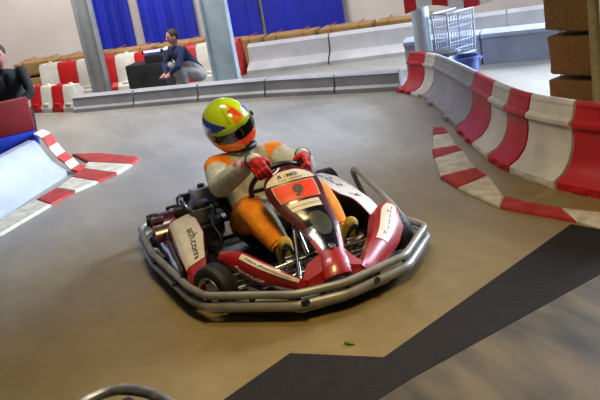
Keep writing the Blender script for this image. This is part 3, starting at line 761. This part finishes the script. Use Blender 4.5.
# ---- central bib (number panel) running down to the nose
CB = [(0, (.345, .012, .665)), (.12, (.40, .012, .612)), (.32, (.475, .035, .49)), (.55, (.60, .075, .375)), (.78, (.78, .05, .295)), (.92, (.905, .02, .25)), (1, (.95, .01, .19))]
CW = [(0, .05), (.03, .10), (.08, .14), (.16, .163), (.24, .165), (.36, .145), (.50, .120), (.65, .095), (.80, .072), (.92, .072), (1, .078)]
def bib(u, v):   # v 0..1 down the panel, u 0..1 from the kart's right to its left
    def c(t):
        t = min(1, max(0, t)); return V([lerpc([(a, p[k]) for a, p in CB], t) for k in range(3)])
    p = (c(v-.05)+c(v)*2+c(v+.05))/4
    if v < .05: p = c(v)
    w = (lerpc(CW, v-.02)+lerpc(CW, v)*2+lerpc(CW, v+.02))/4; x = (u-.5)*2
    t = (c(v+.04)-c(v-.04)).normalized(); up = V((0, 1, 0)).cross(t).normalized()
    if up.x < 0: up = -up
    return p + V((0, w*x, 0)) - up*(.035*x*x*(.4+w*3)) 
nu, nv = 24, 60; b = B(); rings = []
for j in range(nv+1):
    v = j/nv; rt = [bib(i/nu, v) for i in range(nu+1)]; mid = (rt[0]+rt[-1])/2; t = (bib(.5, min(1, v+.03))-bib(.5, max(0, v-.03))).normalized(); up = V((0, 1, 0)).cross(t).normalized(); up = up if up.x > 0 else -up
    dn = -up*.045
    rings.append(rt+[rt[-1]+dn*.6-V((0, .006, 0)), mid+dn, rt[0]+dn*.6+V((0, .006, 0))])
b.loft(rings); n = nu+4; mi = []
for j in range(nv):
    v = (j+.5)/nv
    for k in range(n):
        u = (k+.5)/nu
        if k >= nu: mi.append(1)
        elif v > .80: mi.append(0)
        elif v > .34 and .16 < u < .84: mi.append(1)
        elif v > .66: mi.append(0 if (u < .16 or u > .84) else 1)
        else: mi.append(2)
mi += [2, 0]; b.mi = mi
bibo = b.build('front_panel', ['kart_red', 'gloss_black', 'maroon'], K, angle=50)
test = (bib(.51, .3)-bib(.49, .3)).cross(bib(.5, .31)-bib(.5, .29)); bs = .003 if test.x > 0 else -.003
# cream cap with maker's name
def cap(u, v):   # half ellipse
    a = v; y = .05+.105*v; h = math.sqrt(max(0, 1-(1-v)**2)); return bib(.5+(u-.5)*(.30+.62*h), y)
b = B(); b.patch(cap, 0, 1, .02, 1, bs, 0, 14, 8); b.build('cap_sticker', 'cream_vinyl', bibo)
text_on(bib, 'R', (.27, .115), (.36, .115), (.27, .085), 'lettering', 'ink', bibo, bs*2.8, bold=.03)
text_on(bib, 'i', (.385, .115), (.415, .115), (.385, .085), 'lettering', 'ink_orange', bibo, bs*2.8, bold=.03)
text_on(bib, 'MO', (.44, .115), (.66, .115), (.44, .085), 'lettering', 'ink', bibo, bs*2.8, bold=.03)
text_on(bib, '--- -----', (.27, .138), (.72, .138), (.27, .133), 'lettering', 'ink_grey', bibo, bs*2.8)
b = B(); b.patch(bib, .115, .895, .168, .315, bs*.9, 0, 14, 8); b.build('plate_border', 'cream_vinyl', bibo)
b = B(); b.patch(bib, .135, .875, .173, .310, bs*1.8, 0, 14, 8); b.build('number_plate', 'plate_orange', bibo)
text_on(bib, '9', (.43, .292), (.62, .292), (.43, .195), 'number', 'ink_grey', bibo, bs*3, shear=.15, bold=.05)
b = B(); b.patch(bib, .18, .82, .335, .405, bs, 0, 12, 6); b.build('label', 'cream_vinyl', bibo)
b = B(); b.patch(bib, .20, .80, .368, .372, bs*1.8, 0, 12, 1); b.build('fold_line', 'ink_grey', bibo)
mat('panel_grey', '#44463f', .25, var=.15, scale=6, coat=.4)
def gl(u, v): h = math.sqrt(max(0.02, 1-(2*v-1)**2)); return bib(.55+(u-.5)*.50*h, .44+.24*v)
b = B(); b.patch(gl, 0, 1, .03, .97, bs, 0, 10, 14); b.build('grey_inlay', 'panel_grey', bibo)
p = bib(.5, .79); b = B(); nrm = V((.5, 0, .86)); b.lathe([(.022, -.01), (.022, .004), (.016, .012), (.004, .014)], p+nrm*.006, nrm, 18); b.build('fastener', 'steel', bibo)
# red side legs joining the bib foot to the fairings
for s in (-1, 1):
    b = B(); b.loft([[V((.78, s*.05+.03, .27)), V((.78, s*.12+.02, .235)), V((.80, s*.10, .20)), V((.80, s*.04, .22))], [V((.90, s*.06, .225)), V((.90, s*.19, .185)), V((.91, s*.18, .14)), V((.91, s*.05, .16))]]); b.build('nose_link', 'kart_red', K)

# ---- steering wheel
wc = V((.215, -.005, .54)); wn = V((-.80, 0, .60)).normalized()   # towards the driver
wl = V((0, 1, 0)); wu = wl.cross(wn).normalized(); wu = wu if wu.z > 0 else -wu
ST = math.radians(14)
def wp(a, r=.165, o=0): return wc + (wl*math.cos(a)+wu*math.sin(a))*r + wn*o
b = B(); b.tube([wp(2*PI*k/40, .165-(.03*max(0, math.sin(2*PI*k/40+ST))**4 if False else 0)) for k in range(40)], .0155, 12, True); sw = b.build('steering_wheel', 'seat_black', K)
for a in (PI*.02, PI*.98, PI*1.5):
    b = B(); a += ST; b.loft([[wp(a+da, .03, -.02+o) for da, o in ((-.7, 0), (.7, 0), (.7, .006), (-.7, .006))], [wp(a+da, .155, o) for da, o in ((-.10, -.003), (.10, -.003), (.10, .004), (-.10, .004))]]); b.build('spoke', 'black_plastic', sw)
b = B(); b.lathe([(.045, -.03), (.045, -.01), (.035, .0), (.004, .002)], wc, wn, 20); b.build('hub', 'black_plastic', sw)

# ---- seat
b = B(); rings = []
prof = [(.12, .075, .12, .10), (.02, .06, .17, .12), (-.15, .055, .19, .16), (-.30, .075, .195, .20), (-.42, .15, .20, .20), (-.50, .27, .20, .15), (-.56, .40, .185, .09), (-.60, .50, .15, .04), (-.61, .53, .10, .01)]
pc_ = []
for j, (x, z, w, lip) in enumerate(prof):
    row = []
    for k in range(13):
        a = (k/12-.5)*2; e = abs(a)**2.6
        row.append(V((x+lip*e*(.75 if j > 2 else .2), a*w*1.12, z+lip*e*(.8 if j < 5 else .25))))
    pc_.append(row)
bk = [[p+V((-.012, (.008 if p.y > 0 else -.008), -.012)) for p in r_] for r_ in pc_]
b.loft([pc_[i]+bk[i][::-1] for i in range(len(pc_))]); seat = b.build('seat', 'seat_black', K, angle=60)
b = B(); b.tube(smoothpath([r_[0] for r_ in pc_][2:]+[pc_[-1][6]]+[r_[-1] for r_ in pc_][::-1][:-2], 4), .013, 8); b.build('seat_edge', 'black_plastic', seat)

# ---- engine on the right, tank and covers
b = B(); b.box((-.36, -.36, .17), (.24, .17, .16), None, .02); eng = b.build('engine', 'dark_steel', K)
for k in range(7):
    b = B(); b.box((-.36, -.36, .262+.014*k), (.15, .14, .006), None, .002); b.build('cooling_fin', 'alu', eng)
b = B(); b.box((-.36, -.36, .37), (.13, .12, .03), None, .012); b.build('rocker_cover', 'dark_steel', eng)
b = B(); b.lathe([(.07, 0), (.075, .02), (.06, .035), (.02, .04)], (-.36, -.275, .20), (0, 1, 0), 24); b.build('pull_starter', 'black_plastic', eng)
b = B(); b.lathe([(.035, -.08), (.045, -.07), (.045, .07), (.035, .08)], (-.50, -.42, .30), (.3, 1, .1), 20); b.build('air_filter', 'black_plastic', eng)
b = B(); b.lathe([(.035, -.14), (.05, -.12), (.05, .12), (.035, .14)], (-.70, -.30, .30), (.2, 1, 0), 20); b.build('muffler', 'steel', eng)
b = B(); b.tube(smoothpath([(-.42, -.40, .30), (-.52, -.44, .35), (-.64, -.40, .34), (-.70, -.34, .31)], 5), .02, 10); b.build('exhaust_pipe', 'steel', eng)
b = B(); b.tube(smoothpath([(-.20, -.32, .36), (-.12, -.36, .30), (-.05, -.34, .22), (-.02, -.36, .15)], 5), .008, 8); b.build('cable', 'black_plastic', eng)
b = B(); b.box((-.20, -.33, .30), (.07, .05, .04), None, .01); b.build('ignition_box', 'bin_blue', eng)
b = B(); b.loft([[V((-.72, -.46, .15)), V((-.72, -.20, .15)), V((-.70, -.22, .36)), V((-.70, -.42, .36))], [V((-.62, -.46, .15)), V((-.62, -.20, .15)), V((-.63, -.22, .37)), V((-.63, -.42, .37))]]); b.build('engine_cover', 'black_plastic', K)
for s in (-1, 1):
    b = B(); rr_ = []
    for k in range(13):
        a = PI*(.05+.85*k/12); rr_.append([V((-.60+math.cos(a)*.175, s*y, .13+math.sin(a)*.165)) for y in (.40, .66)]+[V((-.60+math.cos(a)*.168, s*y, .13+math.sin(a)*.158)) for y in (.66, .40)])
    b.loft(rr_); b.build('wheel_guard', 'maroon' if s < 0 else 'black_plastic', K)
for x, y, z in ((-.50, -.62, .30), (-.60, -.64, .302)):
    b = B(); b.box((x, y, z), (.03, .075, .012), None, .004); b.build('guard_clip', 'steel', K)
b = B(); b.loft([[V((-.68, y, z)) for y, z in ((-.37, .30), (-.20, .30), (-.20, .385), (-.35, .385))], [V((-.50, y, z)) for y, z in ((-.37, .30), (-.19, .30), (-.19, .42), (-.34, .415))]]); b.build('fuel_tank', 'bar_bluegrey', K, angle=30)
b = B(); b.lathe([(.025, 0), (.025, .022), (.018, .026)], (-.59, -.28, .40), (0, 0, 1), 16); b.build('tank_cap', 'black_plastic', K)
for s in (-1, 1):
    b = B(); b.tube(smoothpath([(-.97, s*.45, .16), (-.86, s*.45, .22), (-.72, s*.40, .20), (-.60, s*.34, .14)], 4), .014, 8); b.build('rear_stay', 'steel', K)
b = B(); b.box((-.985, 0, .15), (.03, .95, .13), None, .012); b.build('rear_plate', 'black_plastic', K)

# ================================================================== DRIVER
hip = [V((-.26, -.10, .19)), V((-.26, .12, .19))]
knee = [V((.16, -.16, .395)), V((.20, .225, .39))]
ank = [V((.41, -.10, .205)), V((.40, .275, .20))]
shd = [V((-.385, -.20, .56)), V((-.34, .19, .565))]
elb = [V((-.11, -.262, .515)), V((-.07, .275, .50))]
gripA = [PI-.95, .55]      # angles on the wheel: driver's right hand, left hand
def gripframe(a):
    C = wp(a); o = (C-wc).normalized(); t = o.cross(wn).normalized(); return C, o, t
wrist = []
for a, e in zip(gripA, elb):
    C, o, t = gripframe(a); wrist.append(C+o*.045+wn*.075)
b = B()
pelvis = (hip[0]+hip[1])/2; chest = V((-.375, .0, .46)); neck0 = V((-.365, -.01, .60)); neck1 = V((-.375, -.03, .70))
chain(b, [pelvis+V((0, -.05, .02)), V((-.35, -.05, .33)), V((-.40, -.07, .47)), V((-.385, -.09, .555))], [.125, .125, .13, .085])
chain(b, [pelvis+V((0, .05, .02)), V((-.35, .05, .33)), V((-.38, .07, .47)), V((-.37, .09, .555))], [.125, .125, .13, .085])
capsule(b, V((-.31, 0, .40)), V((-.31, 0, .50)), .11, .11)
chain(b, [chest+V((0, 0, .08)), neck0, neck1], [.10, .07, .062])
ellipsoid(b, V((-.40, -.04, .80)), (.10, .085, .115))
for i in (0, 1):
    chain(b, [V((-.37, (-.08, .08)[i], .56)), shd[i], shd[i]+(elb[i]-shd[i])*.5, elb[i], elb[i]+(wrist[i]-elb[i])*.5, wrist[i]], [.082, .082, .080, .074, .064, .038])
    chain(b, [hip[i], hip[i]+(knee[i]-hip[i])*.5+V((0, 0, .01)), knee[i], knee[i]+(ank[i]-knee[i])*.45, ank[i]], [.12, .118, .100, .090, .058])
def seg_t(p, a, c):
    d = c-a; t = max(0, min(1, (p-a).dot(d)/d.length_squared)); return (p-(a+d*t)).length, t, a+d*t
def paint(c, nrm):
    best = 9; which = 0; loc = 0
    for i in (0, 1):
        for a, d_, kd in ((shd[i], elb[i], 1), (elb[i], wrist[i], 2), (hip[i]+(knee[i]-hip[i])*.18, knee[i], 3), (knee[i], ank[i], 4)):
            dist, t, q = seg_t(c, a, d_)
            if dist < best: best = dist; which = kd; loc = (i, t, q)
    if c.z > .66 and math.hypot(c.x+.375, c.y+.03) < .10: return 3 if c.z < .70 else 4
    if which == 1 and best < .13:
        i, t, q = loc
        if t < .40 and (c-shd[i]).length < (.12, .098)[i] and nrm.z > -.1: return 1 if (nrm.z > .35) else 2
        return 0
    if which in (3, 4) and best < .14:
        i, t, q = loc; inner = (c.y-q.y)*(1 if i == 0 else -1)
        if which == 4 and t > .93: return 3
        return 0 if inner > (.045 if which == 3 else .035) else 1
    d0 = seg_t(c, pelvis, V((-.36, 0, .34)))
    if c.z < .30: return 1
    return 0
body = organic('person', b, ['suit_cream', 'suit_orange', 'suit_peach', 'black_plastic', 'skin'], .0095, None, paint, 5)
tag(body, 'person in an orange and cream racing suit with a colourful full-face helmet, driving the kart', 'person')
# chest and shoulder lettering bands, raised ribbon following the suit
def ribbon(pts, w, m, name, off=.0):
    b = B(); b.loft([[p+a, p-a, p-a*.9-n_*.004, p+a*.9-n_*.004] for p, a, n_ in pts]); return b.build(name, m, body)
from mathutils.bvhtree import BVHTree
bv = BVHTree.FromPolygons([v.co.copy() for v in body.data.vertices], [tuple(p.vertices) for p in body.data.polygons])
def decal(px0, px1, hpx, name, m, txt=None):
    """lettering on the cloth: laid on the suit's front surface"""
    tv, fs = text_verts(txt, 1, 0, .03); vs = []
    ok = True; last = None
    for x, y in tv:
        px = px0[0]+(px1[0]-px0[0])*x - hpx*y*(px1[1]-px0[1])/max(1, abs(px1[0]-px0[0]))*-1*0; py = px0[1]+(px1[1]-px0[1])*x - hpx*y
        d = ray(px, py).normalized(); hit = bv.ray_cast(CAM, d)
        if hit[0] is None: hit = (last if last else (CAM+d*5, -d)); q, nn = hit
        else: q, nn = hit[0], hit[1]; last = (q, nn)
        vs.append(q+nn*.003)
    b = B(); b.add(vs, fs); return b.build(name, m, body, smooth=False)
decal((233, 166), (250, 167), 5, 'chest_patch', 'ink_pink', '- --')
# head and helmet
hc = V((-.405, -.065, .812))
fw = V((.93, .17, -.12)).normalized(); lf = V((-.17, .93, .36)); lf = (lf-fw*lf.dot(fw)).normalized(); upv = fw.cross(lf)
HR = Matrix((fw, lf, upv)).transposed()
def hpt(th, ph):  # th azimuth from forward (to left), ph elevation
    c = math.cos(ph); d = V((c*math.cos(th), c*math.sin(th), math.sin(ph)))
    ax, ay, az = .188, .156, .176
    if d.x > 0: ax = .178+.042*max(0, math.exp(-((d.z+.50)/.28)**2))*(d.x**1.2)
    if d.z < 0: az = .205; 
    p = V((d.x*ax, d.y*ay, d.z*az))
    if d.z < -.72: p.z = -.72*az-(abs(d.z)-.72)*.05
    if d.x < 0 and d.z < 0: p.x *= 1-.12*abs(d.z)
    return p
b = B(); NU, NV = 144, 84; rings = []
for j in range(NV+1):
    ph = -PI/2*.999+PI*.998*j/NV; rings.append([hc+HR @ hpt(2*PI*i/NU, ph) for i in range(NU)])
b.loft(rings); mi = []
for j in range(NV):
    ph = math.degrees(-PI/2+PI*(j+.5)/NV)
    for i in range(NU):
        th = math.degrees(2*PI*(i+.5)/NU); th = th-360 if th > 180 else th; at_ = abs(th)
        m = 0
        bc = 21+(at_-26)*.13
        if at_ < 66 and -12+at_*.06 < ph < 8-at_*.05: m = 5
        elif at_ < 74 and 8-at_*.05 <= ph < 14: m = 1
        elif ph < 8 or (at_ > 40 and ph < bc-11):
            m = 3 if (math.sin(math.radians(th*2.2)+ph*.10) > -.30) else 4
            if ph < -58: m = 3
            if ph < -72: m = 5
            if at_ > 96 and -6 < ph < 2: m = 0
        elif 26 < at_ < 175 and abs(ph-bc) < 12*math.sin(math.radians(min(90, (at_-26)*1.7))): m = 2
        elif -4 < th < 26 and 18 < ph < 64: m = 3 if math.sin(math.radians(ph*5+th*4)) > -.4 else 4
        elif -20 < th < -14 and 24 < ph < 75: m = 1
        mi.append(m)
mi += [5, 0]; b.mi = mi
hel = b.build('helmet', ['h_yellow', 'h_green', 'h_blue', 'h_orange', 'h_red', 'visor'], body, angle=60)
# visor shield, slightly proud
b = B(); vs = []
for j in range(9):
    ph = math.radians(-12+19*j/8); vs.append([hc+HR @ (hpt(math.radians(-68+136*i/30), ph)*1.018) for i in range(31)])
bk = [[hc+(p-hc)*.99 for p in r_] for r_ in vs]
b.loft([vs[i]+bk[i][::-1] for i in range(9)]); b.build('visor', 'visor', hel)
for s in (-1, 1):
    p = hc+HR @ (hpt(math.radians(s*70), math.radians(0))*1.02); b = B(); b.lathe([(.018, -.004), (.018, .006), (.012, .009)], p, HR @ V((0, s, 0)), 16); b.build('visor_pivot', 'black_plastic', hel)
# chin vent and top vents
b = B(); p = hc+HR @ (hpt(0, math.radians(-30))*1.01); b.box(p, (.012, .06, .014), HR, .004); b.build('chin_vent', 'gloss_black', hel)
b = B(); b.patch(lambda u, v: hc+HR @ (hpt(math.radians(-12+24*u), math.radians(50+16*v))*1.01), 0, 1, 0, 1, .0, .006, 6, 4); b.build('top_vent', 'h_yellow', hel)
# collar roll under the helmet
b = B(); cc_ = V((-.372, -.02, .668)); b.tube([cc_+V((.085*math.cos(a), .085*math.sin(a), -.012*math.cos(a))) for a in [2*PI*k/28 for k in range(28)]], .02, 10, True); b.build('collar', 'seat_black', body)
# gloves
def glove(a, el, wr, side):
    C, o, t = gripframe(a); n = wn
    if t.z < 0: t = -t          # t points up the rim: index finger side
    b = B()
    def L(x, y, z): return C + t*x + o*y + n*z       # x along rim, y outward, z to driver
    W = wr
    capsule(b, W, L(0, .045, .035), .034, .034); capsule(b, W+(el-W)*.16, W, .040, .034)
    kx = [.034, .012, -.011, -.033]; ln = [1.0, 1.08, 1.0, .84]; rr_ = [.0128, .0132, .0128, .0115]
    for x in (.03, .01, -.01, -.03): capsule(b, L(x*.8, .05, .048), L(x*1.05, .046, .012), .019, .0165)
    fingers = []
    for x, l, r_ in zip(kx, ln, rr_):
        pts = [L(x, .044, .012), L(x*1.03, .038*l+.004, -.024), L(x*1.03, .006, -.036*l), L(x, -.020*l, -.018), L(x*.98, -.024*l, .004)]
        chain(b, pts, [r_*1.15, r_*1.1, r_, r_*.95, r_*.85]); fingers.append(pts)
    chain(b, [L(.040, .040, .040), L(.052, .012, .040), L(.048, -.016, .026), L(.040, -.032, .010)], [.018, .0145, .0125, .011])
    g = organic('glove', b, ['glove_red', 'glove_black'], .0036, body, None, 2)
    for pts, r_ in zip(fingers, rr_):   # dark seams across finger backs
        for k in (0, 1):
            m_ = (pts[k]+pts[k+1])/2; d = (pts[k+1]-pts[k]).normalized(); q = B(); rad = r_*1.16
            u_ = t; w_ = d.cross(t).normalized(); u2 = w_.cross(d).normalized()
            q.tube([m_+(u2*math.cos(x_)+w_*math.sin(x_))*rad for x_ in [2*PI*i/16 for i in range(16)]], .0022, 6, True); q.build('finger_seam', 'glove_black', g)
    q = B(); ax = (el-W).normalized(); cpt = W+ax*.035; u_ = ax.orthogonal().normalized(); w_ = ax.cross(u_)
    q.tube([cpt+(u_*math.cos(x_)+w_*math.sin(x_))*.041 for x_ in [2*PI*i/20 for i in range(20)]], .008, 8, True); q.build('wrist_strap', 'glove_black', g)
for i in (0, 1): glove(gripA[i], elb[i], wrist[i], i)
# shoes
for i in (0, 1):
    A = ank[i]; out = -1 if i == 0 else 1; b = B(); d = V((.60, out*.05, .80)).normalized()
    heel = V((A.x+.02, A.y, .105)); toe = heel+V((.085, out*.02, .175)); 
    chain(b, [A+V((-.02, 0, .03)), A, heel], [.050, .050, .040])
    chain(b, [heel, heel+(toe-heel)*.45, toe], [.046, .052, .042]); capsule(b, A, heel+(toe-heel)*.6, .052, .048)
    sh = organic('shoe', b, ['shoe_olive', 'shoe_olive'], .005, body, None, 3)
    q = B(); nn = (toe-heel).cross(V((0, 1, 0))).normalized(); nn = nn if nn.x > 0 else -nn
    ring_ = []
    tt = (toe-heel).normalized(); cc_ = (heel+toe)/2+nn*.028
    q.loft([[cc_+tt*(math.sin(x_)*.128)+V((0, 1, 0))*(math.cos(x_)*.040)+nn*z_ for x_ in [2*PI*k/20 for k in range(20)]] for z_ in (0, .014)]); q.build('sole', 'seat_black', sh)
    c = B(); cp_ = A+(knee[i]-A)*.13; axx = (knee[i]-A).normalized(); u_ = axx.orthogonal().normalized(); w_ = axx.cross(u_)
    c.tube([cp_+(u_*math.cos(x_)+w_*math.sin(x_))*.052 for x_ in [2*PI*k/20 for k in range(20)]], .013, 8, True); c.build('ankle_cuff', 'seat_black', body)
    for k in range(3):
        c = B(); a_ = A+(heel+(toe-heel)*.6-A)*(.2+.25*k)-nn*.040; c.tube([a_+V((0, -.03, -.0)), a_-nn*.006, a_+V((0, .03, 0))], .004, 6); c.build('lace', 'shoe_olive', sh)

# ================================================================== PEOPLE BEHIND
def figure(base, face, jacket, trousers, label, crouch=True, hairm='hair', scale=1.0):
    """seated or crouching adult; base = point on the ground below the hips, face = heading"""
    Rz = Matrix.Rotation(face, 3, 'Z')
    def T(x, y, z): return base + Rz @ V((x*scale, y*scale, z*scale))
    hz = .24 if crouch else .46
    b = B()
    hp = [T(0, -.10, hz), T(0, .10, hz)]; kn = [T(.36, -.16, hz+.22 if crouch else hz+.04), T(.36, .16, hz+.16 if crouch else hz+.04)]; an = [T(.22, -.15, .09), T(.30, .15, .09)]
    lean = .26 if crouch else .12
    ch = T(lean, 0, hz+.40); sh = [T(lean+.02, -.19, hz+.47), T(lean+.02, .19, hz+.47)]; el = [T(lean+.16, -.25, hz+.25), T(lean+.18, .24, hz+.25)]; ha = [T(lean+.26, -.10, hz+.12), T(lean+.28, .10, hz+.14)]
    chain(b, [T(0, -.04, hz+.02), T(lean*.5, -.04, hz+.2), T(lean, -.06, hz+.40)], [.13*scale, .13*scale, .12*scale]); chain(b, [T(0, .04, hz+.02), T(lean*.5, .04, hz+.2), T(lean, .06, hz+.40)], [.13*scale, .13*scale, .12*scale])
    hd = T(lean+.07, 0, hz+.68)
    chain(b, [ch, T(lean+.03, 0, hz+.54), hd], [.10*scale, .055*scale, .06*scale])
    ellipsoid(b, hd, (.098*scale, .078*scale, .118*scale), Rz)
    capsule(b, hd+Rz @ V((.085, 0, .0))*scale, hd+Rz @ V((.105, 0, -.03))*scale, .012, .017)    # nose
    for s_ in (-1, 1): ellipsoid(b, hd+Rz @ V((-.005, s_*.078, -.01))*scale, (.02, .012, .03), Rz, 8, 6)
    for i in (0, 1):
        chain(b, [sh[i], el[i], ha[i]], [.066*scale, .052*scale, .034*scale]); chain(b, [hp[i], kn[i], an[i]], [.095*scale, .066*scale, .045*scale])
        capsule(b, an[i]+V((0, 0, -.04)), an[i]+Rz @ V((.15, 0, -.045)), .04, .035)
        s_ = (-1, 1)[i]
        chain(b, [ha[i], ha[i]+Rz @ V((.05, 0, -.02))], [.03, .028])
        for f_ in range(4):
            q = ha[i]+Rz @ V((.06, (f_-1.5)*.017, -.02)); chain(b, [q, q+Rz @ V((.035, 0, -.015)), q+Rz @ V((.05, 0, -.04-.003*(f_ % 2)))], [.010, .009, .008])
        chain(b, [ha[i]+Rz @ V((.02, -s_*.03, 0)), ha[i]+Rz @ V((.06, -s_*.05, -.01))], [.011, .009])
    skinz = hz+.53
    def pnt(c, n):
        q = Rz.transposed() @ (c-base) / scale
        if q.z > skinz: return 2
        for h in ha:
            if (c-h).length < .10 and (Rz.transposed() @ (c-h)).x > .02: return 2
        if (c-an[0]).z < .06 and q.z < .14: return 3
        dj = min(seg_t(c, hp[i], kn[i])[0] for i in (0, 1)); dk = min(seg_t(c, kn[i], an[i])[0] for i in (0, 1))
        dt = min(seg_t(c, T(0, 0, hz+.12), ch)[0], seg_t(c, sh[0], el[0])[0], seg_t(c, sh[1], el[1])[0], seg_t(c, el[0], ha[0])[0], seg_t(c, el[1], ha[1])[0])
        return 1 if min(dj, dk) < dt else 0
    o = organic('person', b, [jacket, trousers, 'skin', 'seat_black'], .011, None, pnt, 3)
    hb = B(); ellipsoid(hb, hd+Rz @ V((-.018, 0, .026))*scale, (.100*scale, .088*scale, .108*scale), Rz); hh = hb.build('hair', hairm, o)
    for s_ in (-1, 1):
        e = B(); ellipsoid(e, hd+Rz @ V((.088, s_*.032, .012))*scale, (.010, .013, .008), Rz, 8, 6); e.build('eye', 'ink', o)
    m_ = B(); m_.box(hd+Rz @ V((.088, 0, -.055))*scale, (.008, .045, .008), Rz, .002); m_.build('mouth', 'ink_pink', o)
    tag(o, label, 'person'); return o, hd
pb_ = V((-7.05, 1.12, 0))+WX*.30-WN*.0
figure(pb_, math.radians(-75), 'navy', 'trousers_grey', 'person in a navy jacket and pale grey trousers crouching beside the black case', True, 'hair', .86)
pl_ = V((-5.2, -1.19, 0))
figure(pl_, math.radians(-5), 'jacket_dark', 'jacket_dark', 'person in a dark jacket sitting behind the red board at the left edge', False)
st = empty('stool', pl_)
ps = []
b = B(); b.lathe([(.16, .30), (.17, .31), (.17, .335), (.15, .345)], pl_, (0, 0, 1), 20); ps.append(b.build('stool_seat', 'crate_black'))
for k in range(4):
    a = PI/4+k*PI/2; b = B(); b.tube([pl_+V((.12*math.cos(a), .12*math.sin(a), .30)), pl_+V((.16*math.cos(a), .16*math.sin(a), 0))], .012, 8); ps.append(b.build('leg', 'dark_steel'))
attach(ps, st); tag(st, 'low black stool under the person at the left edge', 'stool')
# ================================================================== LIGHT
w = bpy.data.worlds.new('world'); S.world = w; w.use_nodes = True
bg = w.node_tree.nodes['Background']; bg.inputs['Color'].default_value = (.62, .60, .56, 1); bg.inputs['Strength'].default_value = .12
def area(name, loc, to, size, energy, col, sy=None, spread=180):
    l = bpy.data.lights.new(name, 'AREA'); l.energy = energy; l.color = col; l.size = size; l.spread = math.radians(spread)
    if sy: l.shape = 'RECTANGLE'; l.size_y = sy
    o = bpy.data.objects.new(name, l); COL.objects.link(o); o.location = loc
    o.rotation_euler = (V(to)-V(loc)).to_track_quat('-Z', 'Y').to_euler(); return o
area('warm_hall_lamp', (2.2, .1, 3.4), (1.4, -.1, 0), .8, 68, (1, .72, .34), spread=115)
area('hall_lamp', (-.6, -.4, 4.2), (-.3, .1, 0), .5, 85, (1, .94, .86), 1.2)
area('daylight_opening', (-2.5, 9.5, 3.2), (-2.6, 1.8, 0), 4, 1000, (.70, .82, 1), 3.0, spread=62)
area('lane_fill', (-2.2, 5.4, 3.4), (-2.2, 4.6, 0), 1.6, 230, (.62, .78, 1), 1.6)  # unseen cool light added above the lane to brighten its floor
area('back_fill', (-6.0, .5, 4.6), (-9.5, 1.5, .6), 2.5, 620, (1, .96, .92), 2.0)  # added out of view, aimed to brighten the back of the hall
area('wall_fill', (-9.2, -1.6, 4.4), (-11.2, -.8, 1.2), 1.6, 190, (1, .95, .92), 1.0)  # this one and the next are unseen lights added to lift the back wall
area('wall_fill', (-6.6, 5.0, 4.4), (-8.4, 6.2, 1.0), 1.6, 120, (1, .95, .92), 1.0)
S.view_settings.view_transform = 'Standard'; S.view_settings.look = 'None'; S.view_settings.gamma = 1; S.view_settings.exposure = -.55
